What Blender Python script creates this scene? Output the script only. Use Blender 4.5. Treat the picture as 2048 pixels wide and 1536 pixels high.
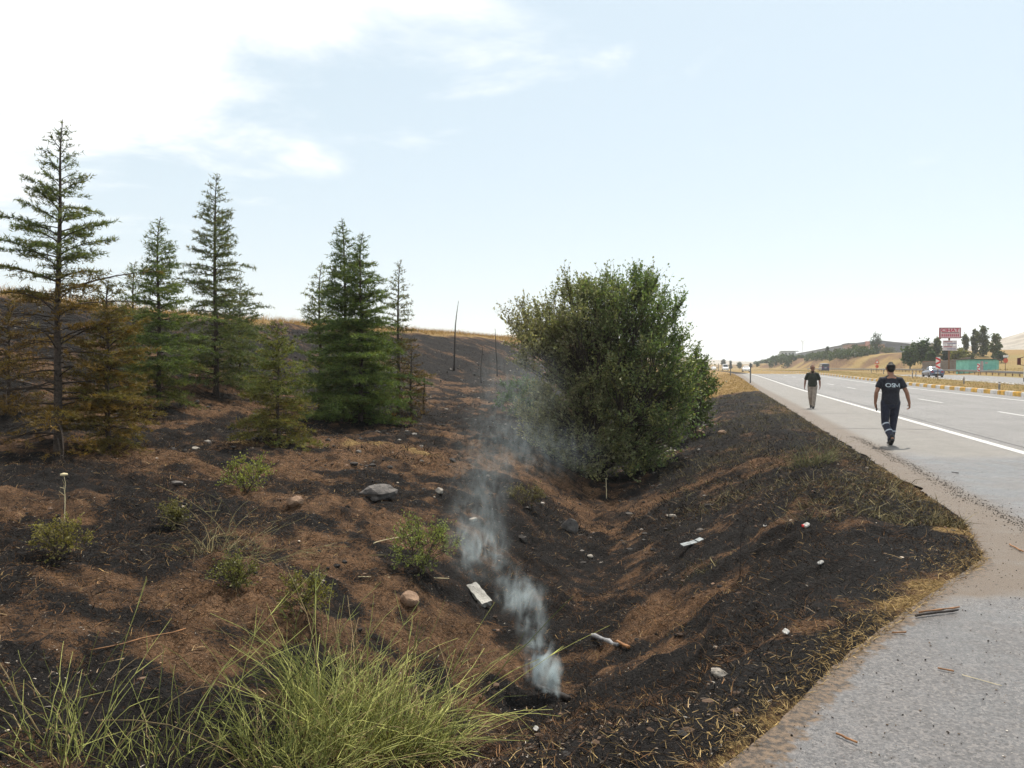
import bpy, bmesh, math, random
import numpy as np
from mathutils import Vector, Matrix, bvhtree

for o in list(bpy.data.objects):
    bpy.data.objects.remove(o, do_unlink=True)
scene = bpy.context.scene
C = scene.collection
R = math.radians

# ------------------------------------------------------------------ camera, sky, sun, exposure
CAM_H, F_PX, YAW, PITCH = 1.65, 1550.0, R(15.2), R(1.22)
cam_d = bpy.data.cameras.new('camera')
cam = bpy.data.objects.new('camera', cam_d)
C.objects.link(cam)
cam.location = (0, 0, CAM_H)
cam.rotation_euler = (R(90) - PITCH, 0, YAW)
cam_d.sensor_width = 36
cam_d.lens = 36 * F_PX / 2048
cam_d.clip_start = 0.05
cam_d.clip_end = 20000
scene.camera = cam

SUN_AZ, SUN_EL = R(12), R(60)          # azimuth clockwise from +Y
world = bpy.data.worlds.new('World')
scene.world = world
world.use_nodes = True
wn, wl = world.node_tree.nodes, world.node_tree.links
wn.clear()
w_out = wn.new('ShaderNodeOutputWorld')
w_bg = wn.new('ShaderNodeBackground')
w_sky = wn.new('ShaderNodeTexSky')
w_sky.sky_type = 'NISHITA'
w_sky.sun_disc = False
w_sky.sun_elevation = SUN_EL
w_sky.sun_rotation = SUN_AZ
w_sky.altitude = 900
w_sky.air_density = 1.0
w_sky.dust_density = 2.2
w_sky.ozone_density = 1.0
SKY_STRENGTH = 0.112
w_bg.inputs['Strength'].default_value = SKY_STRENGTH


def wmath(op, a, b=None, c=None):
    n = wn.new('ShaderNodeMath')
    n.operation = op
    for i, v in enumerate((a, b, c)):
        if v is None:
            continue
        if isinstance(v, (int, float)):
            n.inputs[i].default_value = v
        else:
            wl.new(v, n.inputs[i])
    return n.outputs[0]


w_tc = wn.new('ShaderNodeTexCoord')
w_sep = wn.new('ShaderNodeSeparateXYZ')
wl.new(w_tc.outputs['Generated'], w_sep.inputs[0])
w_az = wmath('ARCTAN2', w_sep.outputs[0], w_sep.outputs[1])
w_el = wmath('ARCSINE', w_sep.outputs[2])
# the cloud deck is a layer overhead: project the view direction on a plane
w_zc = wmath('MAXIMUM', wmath('ADD', w_sep.outputs[2], 0.10), 0.05)
w_cmb = wn.new('ShaderNodeCombineXYZ')
wl.new(wmath('DIVIDE', w_sep.outputs[0], w_zc), w_cmb.inputs[0])
wl.new(wmath('DIVIDE', w_sep.outputs[1], w_zc), w_cmb.inputs[1])


def wnoise(scale, detail, rough, off):
    m = wn.new('ShaderNodeMapping')
    m.inputs['Location'].default_value = off
    wl.new(w_cmb.outputs[0], m.inputs[0])
    n = wn.new('ShaderNodeTexNoise')
    n.inputs['Scale'].default_value = scale
    n.inputs['Detail'].default_value = detail
    n.inputs['Roughness'].default_value = rough
    n.inputs['Distortion'].default_value = 0.25
    wl.new(m.outputs[0], n.inputs['Vector'])
    return n.outputs['Fac']


w_n1 = wnoise(1.5, 9, 0.56, (3.1, 1.7, 0))
w_n2 = wnoise(0.5, 2, 0.5, (9.3, 4.2, 0))
# edge of the large cloud bank that climbs from the left
w_edge = wmath('SUBTRACT', w_el, wmath('MULTIPLY_ADD', wmath('ADD', w_az, R(48.6)), 0.48, R(10.2)))
w_edge = wmath('MINIMUM', w_edge, 0.16)
w_edge = wmath('MAXIMUM', w_edge, -0.23)
w_c = wmath('MULTIPLY_ADD', wmath('SUBTRACT', w_n1, 0.5), 0.85, w_edge)
w_c = wmath('MULTIPLY_ADD', wmath('SUBTRACT', w_n2, 0.5), 0.16, w_c)
w_mr = wn.new('ShaderNodeMapRange')
w_mr.interpolation_type = 'SMOOTHSTEP'
wl.new(w_c, w_mr.inputs[0])
w_mr.inputs[1].default_value = -0.10
w_mr.inputs[2].default_value = 0.20
w_low = wn.new('ShaderNodeMapRange')
wl.new(w_el, w_low.inputs[0])
w_low.inputs[1].default_value = R(3)
w_low.inputs[2].default_value = R(11)
w_mask = wmath('MULTIPLY', w_mr.outputs[0], w_low.outputs[0])
w_mask = wmath('MULTIPLY', w_mask, 0.93)
w_mix = wn.new('ShaderNodeMix')
w_mix.data_type = 'RGBA'
wl.new(w_mask, w_mix.inputs[0])
w_veil = wn.new('ShaderNodeMix')          # thin high haze whitens the blue
w_veil.data_type = 'RGBA'
w_veil.inputs[0].default_value = 0.66
w_veil.inputs[7].default_value = (6.4, 7.7, 8.2, 1)
wl.new(w_sky.outputs[0], w_veil.inputs[6])
wl.new(w_veil.outputs[2], w_mix.inputs[6])
w_mix.inputs[7].default_value = (11.5, 11.2, 10.9, 1)
wl.new(w_mix.outputs[2], w_bg.inputs['Color'])
wl.new(w_bg.outputs[0], w_out.inputs[0])

sun_d = bpy.data.lights.new('sun', 'SUN')
sun_d.energy = 5.0
sun_d.angle = R(0.53)
sun_d.color = (1.0, 0.93, 0.82)
sun = bpy.data.objects.new('sun', sun_d)
C.objects.link(sun)
sd = Vector((math.sin(SUN_AZ) * math.cos(SUN_EL), math.cos(SUN_AZ) * math.cos(SUN_EL), math.sin(SUN_EL)))
sun.rotation_euler = sd.to_track_quat('Z', 'Y').to_euler()
sun.location = (0, 0, 60)

scene.view_settings.view_transform = 'Standard'
scene.view_settings.look = 'None'
scene.view_settings.exposure = 0.17
scene.view_settings.gamma = 1.0
scene.view_settings.use_curve_mapping = False
scene.render.engine = 'CYCLES'
cy = scene.cycles
cy.max_bounces = 6
cy.diffuse_bounces = 3
cy.glossy_bounces = 2
cy.transmission_bounces = 3
cy.transparent_max_bounces = 6
cy.volume_bounces = 1
cy.sample_clamp_indirect = 6
cy.use_denoising = True
cy.use_adaptive_sampling = True
cy.adaptive_threshold = 0.02
scene.render.film_transparent = False

# ------------------------------------------------------------------ helpers
rng = np.random.default_rng(7)


def tag(o, label=None, cat=None, group=None, kind=None):
    if label:
        o['label'] = label
    if cat:
        o['category'] = cat
    if group:
        o['group'] = group
    if kind:
        o['kind'] = kind
    return o


def empty(name, loc=(0, 0, 0), rz=0.0):
    o = bpy.data.objects.new(name, None)
    C.objects.link(o)
    o.location = loc
    o.rotation_euler = (0, 0, rz)
    o.empty_display_size = 0.1
    return o


def vnoise(x, y, seed=0):
    x = np.asarray(x, float)
    y = np.asarray(y, float)
    ix = np.floor(x).astype(np.int64)
    iy = np.floor(y).astype(np.int64)
    fx = x - ix
    fy = y - iy
    ux = fx * fx * (3 - 2 * fx)
    uy = fy * fy * (3 - 2 * fy)

    def h(a, b):
        n = (a * 374761393 + b * 668265263 + seed * 1442695041) & 0xFFFFFFFF
        n = ((n ^ (n >> 13)) * 1274126177) & 0xFFFFFFFF
        return ((n ^ (n >> 16)) & 0xFFFF) / 65535.0
    a = h(ix, iy)
    b = h(ix + 1, iy)
    c = h(ix, iy + 1)
    d = h(ix + 1, iy + 1)
    return (a + (b - a) * ux) * (1 - uy) + (c + (d - c) * ux) * uy


def fbm(x, y, scale, octaves=4, seed=0, gain=0.5):
    s = 0.0
    amp = 1.0
    tot = 0.0
    f = 1.0 / scale
    for i in range(octaves):
        s = s + amp * (vnoise(x * f + 17.3 * i, y * f - 9.1 * i, seed + i) - 0.5)
        tot += amp
        amp *= gain
        f *= 2.03
    return s / tot * 2


def sstep(a, b, x):
    t = np.clip((np.asarray(x, float) - a) / (b - a), 0, 1)
    return t * t * (3 - 2 * t)


def mesh_np(name, V, F, smooth=False, col=None):
    V = np.asarray(V, np.float32).reshape(-1, 3)
    F = np.asarray(F, np.int32)
    k = F.shape[1]
    me = bpy.data.meshes.new(name)
    me.vertices.add(len(V))
    me.vertices.foreach_set('co', V.ravel())
    me.loops.add(F.size)
    me.loops.foreach_set('vertex_index', F.ravel())
    me.polygons.add(len(F))
    me.polygons.foreach_set('loop_start', np.arange(0, F.size, k, dtype=np.int32))
    me.polygons.foreach_set('use_smooth', np.full(len(F), smooth, dtype=bool))
    me.update(calc_edges=True)
    if col is not None:
        a = me.color_attributes.new('Col', 'FLOAT_COLOR', 'POINT')
        col = np.asarray(col, np.float32)
        if col.shape[1] == 3:
            col = np.concatenate([col, np.ones((len(col), 1), np.float32)], 1)
        a.data.foreach_set('color', col.ravel())
    return me


def link(name, me, mat=None, parent=None, loc=None, rot=None):
    o = bpy.data.objects.new(name, me)
    C.objects.link(o)
    if mat is not None and me is not None and not me.materials:
        me.materials.append(mat)
    if parent is not None:
        o.parent = parent
    if loc is not None:
        o.location = loc
    if rot is not None:
        o.rotation_euler = rot
    return o


class MB:
    """collects triangles"""

    def __init__(self):
        self.V, self.F, self.Cc, self.n = [], [], [], 0

    def add(self, V, F, col=None):
        V = np.asarray(V, float).reshape(-1, 3)
        F = np.asarray(F, np.int64)
        if F.shape[1] == 4:
            F = np.concatenate([F[:, [0, 1, 2]], F[:, [0, 2, 3]]])
        self.V.append(V)
        self.F.append(F + self.n)
        self.n += len(V)
        if col is not None:
            c = np.asarray(col, float)
            if c.ndim == 1:
                c = np.tile(c[:3], (len(V), 1))
            self.Cc.append(c[:, :3])
        return self

    def box(self, c, s, rz=0.0, col=None, rot=None):
        c = np.array(c, float)
        s = np.array(s, float) / 2
        P = np.array([[x, y, z] for z in (-1, 1) for y in (-1, 1) for x in (-1, 1)], float) * s
        if rz:
            ca, sa = math.cos(rz), math.sin(rz)
            P = P @ np.array([[ca, sa, 0], [-sa, ca, 0], [0, 0, 1]])
        if rot is not None:
            P = P @ np.array(rot).T
        F = [[0, 2, 3, 1], [4, 5, 7, 6], [0, 1, 5, 4], [2, 6, 7, 3], [0, 4, 6, 2], [1, 3, 7, 5]]
        return self.add(P + c, F, col)

    def tube(self, pts, rad, sides=6, col=None, cap=True):
        V, F = tube(pts, rad, sides, cap)
        return self.add(V, F, col)

    def build(self, name, mat, parent=None, smooth=False, loc=None, rot=None):
        V = np.concatenate(self.V)
        F = np.concatenate(self.F)
        col = np.concatenate(self.Cc) if self.Cc else None
        return link(name, mesh_np(name, V, F, smooth, col), mat, parent, loc, rot)


def tube(pts, rad, sides=6, cap=True):
    P = np.asarray(pts, float)
    n = len(P)
    rad = np.broadcast_to(np.asarray(rad, float), (n,))
    T = np.gradient(P, axis=0)
    T /= np.linalg.norm(T, axis=1, keepdims=True) + 1e-9
    ref = np.array([0, 0, 1.0]) if abs(T[:, 2]).mean() < 0.8 else np.array([1.0, 0, 0])
    A = np.cross(T, ref)
    A /= np.linalg.norm(A, axis=1, keepdims=True) + 1e-9
    B = np.cross(T, A)
    ang = np.arange(sides) * 2 * np.pi / sides
    V = P[:, None, :] + rad[:, None, None] * (np.cos(ang)[None, :, None] * A[:, None, :] + np.sin(ang)[None, :, None] * B[:, None, :])
    V = V.reshape(-1, 3)
    i = np.arange(n - 1)[:, None] * sides
    j = np.arange(sides)[None, :]
    j2 = (j + 1) % sides
    a, b, c, d = i + j, i + j2, i + sides + j2, i + sides + j
    F = np.stack([a, b, c, d], -1).reshape(-1, 4)
    F = np.concatenate([F[:, [0, 1, 2]], F[:, [0, 2, 3]]])
    if cap:
        V = np.concatenate([V, P[[0, -1]]])
        m = n * sides
        jj = np.arange(sides)
        F = np.concatenate([F, np.stack([np.full(sides, m), (jj + 1) % sides, jj], -1),
                            np.stack([np.full(sides, m + 1), m - sides + jj, m - sides + (jj + 1) % sides], -1)])
    return V, F


# --- materials
MATS = {}


class NT:
    def __init__(self, name):
        self.m = bpy.data.materials.new(name)
        self.m.use_nodes = True
        self.n = self.m.node_tree.nodes
        self.l = self.m.node_tree.links
        self.n.clear()
        self.out = self.n.new('ShaderNodeOutputMaterial')
        self.b = self.n.new('ShaderNodeBsdfPrincipled')
        self.l.new(self.b.outputs[0], self.out.inputs[0])
        self.tc = self.n.new('ShaderNodeTexCoord')
        self.geo = self.n.new('ShaderNodeNewGeometry')

    def set(self, sock, v):
        s = self.b.inputs[sock] if isinstance(sock, str) else sock
        if hasattr(v, 'is_linked') or isinstance(v, bpy.types.NodeSocket):
            self.l.new(v, s)
        elif isinstance(v, (tuple, list)) and len(v) == 3 and s.type == 'RGBA':
            s.default_value = (*v, 1)
        else:
            s.default_value = v
        return self

    def noise(self, scale, detail=4, rough=0.55, coord=None, dist=0.0, color=False):
        n = self.n.new('ShaderNodeTexNoise')
        n.inputs['Scale'].default_value = scale
        n.inputs['Detail'].default_value = detail
        n.inputs['Roughness'].default_value = rough
        n.inputs['Distortion'].default_value = dist
        self.l.new(coord if coord is not None else self.geo.outputs['Position'], n.inputs['Vector'])
        return n.outputs['Color' if color else 'Fac']

    def vor(self, scale, coord=None, out='Distance', feature='F1'):
        n = self.n.new('ShaderNodeTexVoronoi')
        n.feature = feature
        n.inputs['Scale'].default_value = scale
        self.l.new(coord if coord is not None else self.geo.outputs['Position'], n.inputs['Vector'])
        return n.outputs[out]

    def ramp(self, f, a, b, smooth=True, lo=0.0, hi=1.0):
        n = self.n.new('ShaderNodeMapRange')
        if smooth:
            n.interpolation_type = 'SMOOTHSTEP'
        self.l.new(f, n.inputs[0])
        n.inputs[1].default_value = a
        n.inputs[2].default_value = b
        n.inputs[3].default_value = lo
        n.inputs[4].default_value = hi
        return n.outputs[0]

    def mix(self, f, a, b, blend='MIX'):
        n = self.n.new('ShaderNodeMix')
        n.data_type = 'RGBA'
        n.blend_type = blend
        for s, v in ((n.inputs[0], f), (n.inputs[6], a), (n.inputs[7], b)):
            if isinstance(v, bpy.types.NodeSocket):
                self.l.new(v, s)
            elif isinstance(v, (tuple, list)):
                s.default_value = (*v[:3], 1)
            else:
                s.default_value = v
        return n.outputs[2]

    def math(self, op, a, b=None, c=None):
        n = self.n.new('ShaderNodeMath')
        n.operation = op
        for i, v in enumerate((a, b, c)):
            if v is None:
                continue
            if isinstance(v, (int, float)):
                n.inputs[i].default_value = v
            else:
                self.l.new(v, n.inputs[i])
        return n.outputs[0]

    def attr(self, name, out='Color'):
        n = self.n.new('ShaderNodeAttribute')
        n.attribute_name = name
        return n.outputs[out]

    def sep(self, v):
        n = self.n.new('ShaderNodeSeparateXYZ')
        self.l.new(v, n.inputs[0])
        return n.outputs

    def bump(self, h, strength=0.5, dist=0.02):
        n = self.n.new('ShaderNodeBump')
        n.inputs['Strength'].default_value = strength
        n.inputs['Distance'].default_value = dist
        self.l.new(h, n.inputs['Height'])
        self.l.new(n.outputs[0], self.b.inputs['Normal'])
        return self


def mat(name, col, rough=0.7, var=0.12, scale=6.0, metal=0.0, spec=0.4, bump=0.0, coord='Object'):
    """plain coloured surface with procedural unevenness"""
    if name in MATS:
        return MATS[name]
    t = NT(name)
    co = t.tc.outputs[coord] if coord else t.geo.outputs['Position']
    f = t.noise(scale, 5, 0.6, co)
    lo = tuple(max(0, c * (1 - var * 1.6)) for c in col)
    hi = tuple(min(1, c * (1 + var * 1.6)) for c in col)
    t.set('Base Color', t.mix(t.ramp(f, 0.25, 0.75), lo, hi))
    t.set('Roughness', rough)
    t.set('Metallic', metal)
    t.set('Specular IOR Level', spec)
    if bump:
        t.bump(t.noise(scale * 6, 4, 0.6, co), bump, 0.01)
    MATS[name] = t.m
    return t.m


def attr_mat(name, rough=0.8, trans=0.0, var=0.25, scale=3.0, spec=0.3):
    """colour from the mesh's Col attribute, varied by noise; optional leaf translucency"""
    t = NT(name)
    a = t.attr('Col')
    f = t.noise(scale, 3, 0.6)
    k = t.ramp(f, 0.25, 0.75, True, 1 - var, 1 + var)
    c = t.mix(1.0, a, k, 'MULTIPLY')
    t.set('Base Color', c)
    t.set('Roughness', rough)
    t.set('Specular IOR Level', spec)
    if trans:
        tr = t.n.new('ShaderNodeBsdfTranslucent')
        t.l.new(t.mix(1.0, c, (1.1, 1.15, 0.6), 'MULTIPLY'), tr.inputs[0])
        mx = t.n.new('ShaderNodeMixShader')
        mx.inputs[0].default_value = trans
        t.l.new(t.b.outputs[0], mx.inputs[1])
        t.l.new(tr.outputs[0], mx.inputs[2])
        t.l.new(mx.outputs[0], t.out.inputs[0])
    MATS[name] = t.m
    return t.m


# ------------------------------------------------------------------ lie of the land
# X across the road (right +), Y along it away from the camera.
def road_shift(Y):
    Y = np.asarray(Y, float)
    return np.where(Y < 80, 0.0, np.where(Y < 400, -0.0002 * (Y - 80) ** 2, -20.48 - 0.128 * (Y - 400)))


def road_z(Y):
    return 0.6 * sstep(60, 170, Y)


PAVE_X = 2.5                                   # left edge of the shoulder
AP = np.array([(-400, -30), (-40, -2.5), (-6, 0.5), (-2.5, 1.3), (-1.1, 2.2), (-0.12, 3.2), (0.16, 3.72), (0.72, 4.9), (1.42, 6.2), (2.2, 7.6), (2.5, 9.4)])


def apron_y(X):
    return np.interp(X, AP[:, 0], AP[:, 1])


def ditch_x(Y):
    return -0.9 - 0.11 * (np.clip(Y, 4, 22) - 4)


BS = np.array([0, .45, 1.0, 1.7, 2.5, 4, 6, 8, 10, 11.5, 13, 15, 17.3, 18.6, 20, 40, 120, 5000])
BZ = np.array([0, .06, .32, .78, 1.05, 1.28, 1.5, 1.72, 2.05, 2.6, 3.2, 4.05, 4.85, 5.05, 5.15, 5.6, 7, 60])


def base_h(X, Y):
    X = np.asarray(X, float)
    Y = np.asarray(Y, float)
    c = road_shift(Y)
    Xr = X - c
    zr = road_z(Y)
    xd = ditch_x(Y)
    zd = -1.45 + 0.2 * sstep(8, 22, Y) + 0.25 * sstep(30, 60, Y)
    xs = 1.3 + 0.9 * sstep(8, 16, Y)
    t = np.clip((Xr - xd) / (xs - xd), 0, 1.25)
    right = zd * (1 - np.where(t < 1, t ** 1.15 * (1.45 - 0.45 * t ** 2), 1.0))
    s = xd - Xr
    left = zd + np.interp(s, BS, BZ)
    left = left + 0.5 * sstep(30, 80, Y) * sstep(14, 19, s)
    h = np.where(s > 0, left, np.minimum(right, 0.0))
    # fill of the side road the camera stands on
    ya = apron_y(X)
    sl = (apron_y(X + 0.05) - apron_y(X - 0.05)) / 0.1
    q = (Y - ya) / np.sqrt(1 + sl * sl)
    lim = np.maximum(0, q - 0.35) * 0.52
    h = np.where(h < 0, -(1 / (1 / (np.abs(h) + 1e-6) ** 3 + 1 / (lim + 1e-6) ** 3)) ** (1 / 3), h * sstep(-1, 6, q))
    h = h + zr
    # right of the shoulder edge: flat under the carriageways
    h = np.where(Xr > PAVE_X, zr, h)
    # beyond the far guard rail the land climbs
    far = np.interp(Xr, [39.5, 44, 52, 60, 400, 5000], [0, .75, 1.1, 1.3, 6, 60])
    bank = np.interp(Xr, [40, 43, 46, 50, 56, 90, 400, 5000], [0, .9, 3.0, 4.6, 5.2, 5.8, 14, 80])
    w = sstep(175, 235, Y) * (1 - 0.7 * sstep(370, 520, Y))
    h = h + np.where(Xr > 39.5, far * (1 - w) + bank * w, 0)
    h = h + np.where((Xr > 17) & (Xr < 25), 0.14, 0)

    def hill(cx, cy, rx, ry, z):
        return z * np.exp(-(((X - cx) / rx) ** 2 + ((Y - cy) / ry) ** 2))
    h = h + hill(-420, 1900, 300, 500, 75) + hill(345, 640, 125, 200, 54) + hill(1500, 1500, 700, 700, 120)
    h = h + hill(-2200, 2400, 1200, 1200, 40)
    return h


def detail_h(X, Y):
    X = np.asarray(X, float)
    Y = np.asarray(Y, float)
    Xr = X - road_shift(Y)
    ya = apron_y(X)
    q = np.minimum((Y - ya) * 0.6, (PAVE_X - Xr))
    g = sstep(-0.1, 1.6, q)
    rough = fbm(X, Y, 2.2, 4, 3) * 0.13 + np.abs(fbm(X, Y, 0.7, 4, 11)) * 0.09 + fbm(X, Y, 0.28, 3, 21) * 0.085 + (vnoise(X * 8, Y * 8, 23) ** 3) * 0.07
    edge = fbm(X, Y, 0.35, 4, 31) * 0.03
    land = rough * g + edge * sstep(-0.5, 0.05, q)
    sink = -0.06 * (1 - sstep(-0.12, 0.0, q)) - 0.016 * (1 - sstep(0.0, 0.22, q))
    right = np.where(Xr > 39.5, fbm(X, Y, 9, 4, 41) * 0.5 * sstep(39.5, 45, Xr), np.where((Xr > 17) & (Xr < 25), fbm(X, Y, 2, 3, 51) * 0.05, 0))
    return np.where(Xr > PAVE_X + 0.5, np.where((Xr > 17) & (Xr < 25), right, np.where(Xr > 39.5, right, -0.07)), land + sink)


def H(X, Y):
    return base_h(X, Y) + detail_h(X, Y)


FWD = np.array([-math.sin(YAW) * math.cos(PITCH), math.cos(YAW) * math.cos(PITCH), -math.sin(PITCH)])
RGT = np.array([math.cos(YAW), math.sin(YAW), 0.0])
UPV = np.cross(RGT, FWD)
ORI = np.array([0, 0, CAM_H])
_D = np.concatenate([np.arange(1.5, 40, 0.01), np.arange(40, 160, 0.1), np.arange(160, 4000, 1.0)])


def at(px, py, d):
    """world point d metres ahead of the viewpoint along the sight line of a photograph pixel"""
    return ORI + d * (FWD + (px - 1024) / F_PX * RGT + (768 - py) / F_PX * UPV)


def ground(px, py):
    v = FWD + (px - 1024) / F_PX * RGT + (768 - py) / F_PX * UPV
    P = ORI + _D[:, None] * v
    hit = np.nonzero(P[:, 2] <= H(P[:, 0], P[:, 1]))[0]
    k = hit[0] if len(hit) else len(_D) - 1
    return Vector(P[k])


def on_ground(px, d):
    """point on the land d metres ahead, in the direction of photograph column px"""
    P = at(px, 735, d)
    return Vector((P[0], P[1], float(H(P[0], P[1]))))


def graded(a, b, s0, growth):
    out = [a]
    s = s0
    sg = 1 if b > a else -1
    while (b - out[-1]) * sg > 0:
        out.append(out[-1] + sg * s)
        s *= growth
    out[-1] = b
    return np.array(out)


gx = np.concatenate([graded(-10, -5200, 0.07, 1.045)[::-1], np.arange(-9.94, 2.8, 0.064), graded(2.8, 5200, 0.12, 1.06)])
gy = np.concatenate([graded(1.4, -500, 0.1, 1.18)[::-1], np.arange(1.45, 13.5, 0.064), graded(13.5, 5200, 0.068, 1.024)])
GX, GY = np.meshgrid(gx, gy)
GZ = H(GX, GY)
nX, nY = len(gx), len(gy)
V = np.stack([GX, GY, GZ], -1).reshape(-1, 3)
ii, jj = np.meshgrid(np.arange(nY - 1), np.arange(nX - 1), indexing='ij')
a = (ii * nX + jj).ravel()
F = np.stack([a, a + 1, a + nX + 1, a + nX], -1)

# what covers the land: char (burnt), straw (dry golden grass), soil redness
XF, YF = V[:, 0], V[:, 1]
XR = XF - road_shift(YF)
n_big = fbm(XF, YF, 3.0, 5, 61)
n_mid = fbm(XF, YF, 0.7, 4, 71)
n_fin = fbm(XF, YF, 0.28, 3, 77)
char = 0.64 + 0.65 * n_big + 0.75 * n_mid + 0.45 * n_fin
char = char + 0.20 * sstep(0.3, 1.2, XR - ditch_x(YF)) * (YF < 60)
straw = np.zeros_like(char)
pale = np.zeros_like(char)


def blot(px, py, rx, ry, ang=0.0):
    """oval patch on the land round the point seen at px, py"""
    g = ground(px, py)
    ca, sa = math.cos(ang), math.sin(ang)
    dx, dy = XF - g.x, YF - g.y
    u, v_ = (dx * ca + dy * sa) / rx, (-dx * sa + dy * ca) / ry
    r = np.sqrt(u * u + v_ * v_) + 0.35 * n_mid + 0.2 * n_big
    return 1 - sstep(0.55, 1.15, r)


SOIL = [(430, 800, 2.5, 2.0, .3), (480, 770, 2, 2, 0), (760, 895, 2.2, 1.1, .2), (820, 930, 1.2, .8, 0), (640, 1010, 1.3, .6, .2), (760, 1050, .9, .7, 0),
        (700, 1090, .7, .5, 0), (260, 1180, 1.1, .5, .1), (90, 1250, .8, .4, 0), (380, 1310, .5, .3, 0), (640, 1240, .35, .3, 0), (560, 945, .9, .4, .2),
        (330, 920, 1.6, .6, 0), (60, 1010, 1.2, .4, 0), (1350, 1220, .8, .7, .6), (1250, 1330, .6, .45, .7), (1400, 1170, .4, .25, .2), (600, 930, 1.0, .4, 0),
        (960, 800, 2.5, .6, 0), (1420, 850, 2.0, .5, 1.2), (120, 770, 3, 1.5, 0), (1210, 1065, .5, .25, 0), (1550, 1270, .7, .25, .3), (560, 1160, .4, .3, 0)]
BLACK = [(1560, 1150, .9, .5, .4), (1450, 1080, .9, .45, .4), (1600, 1050, .8, .4, .4), (1650, 1120, 1.3, .9, .4), (1800, 1170, .55, .5, .3), (1850, 1060, .7, .4, .6), (1640, 1325, .5, .28, .5), (1450, 1400, .5, .3, .5), (1130, 1250, 1.0, 1.0, 0), (1150, 1120, 1.4, 1.2, 0),
         (1060, 1010, 1.6, 1.2, 0), (70, 945, 2.6, 1.1, 0), (300, 855, 1.8, .8, 0), (560, 960, 1.2, .45, .1), (700, 960, 1.6, .4, 0), (330, 1090, 1.2, .5, 0), (590, 1170, .6, .4, 0), (470, 1180, .7, .4, .2),
         (930, 760, 7, 2.5, .2), (960, 850, 3.5, 2, 0), (950, 705, 20, 4, .25), (1560, 960, 1.6, 1.0, .5), (1250, 950, 2.5, 1.2, 0), (1060, 1400, .5, .4, 0), (1200, 1460, .6, .35, 0), (100, 1330, .7, .25, 0), (420, 1420, .5, .3, 0)]
for p in BLACK:
    char = np.maximum(char, blot(*p) * (0.95 + 0.7 * n_mid + 0.6 * n_fin))
for p in SOIL:
    bl = blot(*p)
    char = char * (1 - bl) + bl * (0.12 + 0.75 * n_mid + 0.45 * n_fin)
q_edge = np.minimum((YF - apron_y(XF)) * 0.55, PAVE_X - XR)
rim = (1 - sstep(0.0, 0.22, q_edge + 0.22 * n_mid + 0.10 * n_big)) * sstep(-0.3, 0.0, q_edge)
straw = np.maximum(straw, rim * (1 - sstep(9, 12, YF)) * np.clip(0.35 + 1.1 * fbm(XF, YF, 0.9, 4, 99) + 0.6 * n_fin, 0, 1))
for p in [(1920, 1060, .4, .3, .6), (780, 890, 1.4, .5, .2), (500, 890, .8, .4, 0)]:
    straw = np.maximum(straw, blot(*p) * (0.45 + 0.5 * n_mid + 0.4 * n_fin))
# unburnt: the field above the crest, the verge farther on, everything across the road
s_left = ditch_x(YF) - XR
gold = sstep(16.7, 17.8, s_left + 1.0 * n_big) * sstep(-40, 5, YF)
gold = np.maximum(gold, sstep(50, 58, YF + 5 * n_big - 1.2 * (XR - 0.5)) * (XR < PAVE_X) * (s_left < 2.5))
gold = np.maximum(gold, sstep(110, 135, YF + 8 * n_big) * (XR < PAVE_X))
gold = np.maximum(gold, (XR > PAVE_X + 3) * 1.0)
straw = np.maximum(straw, gold)
char = np.clip(char, 0, 1) * (1 - np.clip(straw * 1.1, 0, 1) * 0.96)
green = np.clip(0.35 + 0.9 * fbm(XF, YF, 8, 4, 91), 0, 1) * (XR > PAVE_X) * np.where((XR > 17) & (XR < 25.5), 0.8, 0.65)
earth = sstep(-0.1, 0.4, fbm(XF, YF, 6, 4, 95) + 0.35) * sstep(40, 43, XR) * (1 - sstep(54, 60, XR)) * sstep(150, 210, YF)
straw = straw * (1 - 0.75 * earth)
bare = sstep(75, 130, XR + 25 * fbm(XF, YF, 60, 4, 97))
cov = np.stack([np.clip(char, 0, 1), np.clip(straw, 0, 1), np.clip(green, 0, 1), bare], -1)
me_land = mesh_np('ground', V, F, True, cov)

t = NT('burnt_land')
cv = t.sep(t.attr('Col'))
f_fine = t.noise(34, 5, 0.65)
f_mid = t.noise(7, 5, 0.6)
f_grit = t.noise(120, 3, 0.6)
soil = t.mix(t.ramp(t.math('MULTIPLY_ADD', f_fine, 0.7, t.math('MULTIPLY', f_mid, 0.5)), 0.42, 0.80), (0.038, 0.021, 0.012), (0.215, 0.120, 0.064))
soil = t.mix(t.ramp(f_grit, 0.56, 0.72), soil, (0.36, 0.26, 0.18))
burnt = t.mix(t.ramp(f_fine, 0.30, 0.72), (0.0045, 0.0042, 0.0043), (0.024, 0.021, 0.020))
burnt = t.mix(t.ramp(f_grit, 0.60, 0.74), burnt, (0.075, 0.064, 0.056))
strawc = t.mix(t.ramp(f_fine, 0.25, 0.75), (0.12, 0.070, 0.028), (0.38, 0.26, 0.11))
greenc = t.mix(t.ramp(f_mid, 0.3, 0.7), (0.15, 0.14, 0.05), (0.28, 0.23, 0.09))
f_patch = t.noise(2.6, 6, 0.68, dist=0.6)
brk = t.math('ADD', t.math('MULTIPLY', t.math('SUBTRACT', f_fine, 0.5), 2.0), t.math('MULTIPLY', t.math('SUBTRACT', f_patch, 0.5), 1.9))
brk = t.math('ADD', brk, t.math('MULTIPLY', t.math('SUBTRACT', f_grit, 0.5), 1.2))
fch = t.ramp(t.math('ADD', cv[0], brk), 0.24, 0.56)
fst = t.ramp(t.math('ADD', cv[1], t.math('MULTIPLY', brk, 0.7)), 0.34, 0.72)
c = t.mix(fch, soil, burnt)
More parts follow.
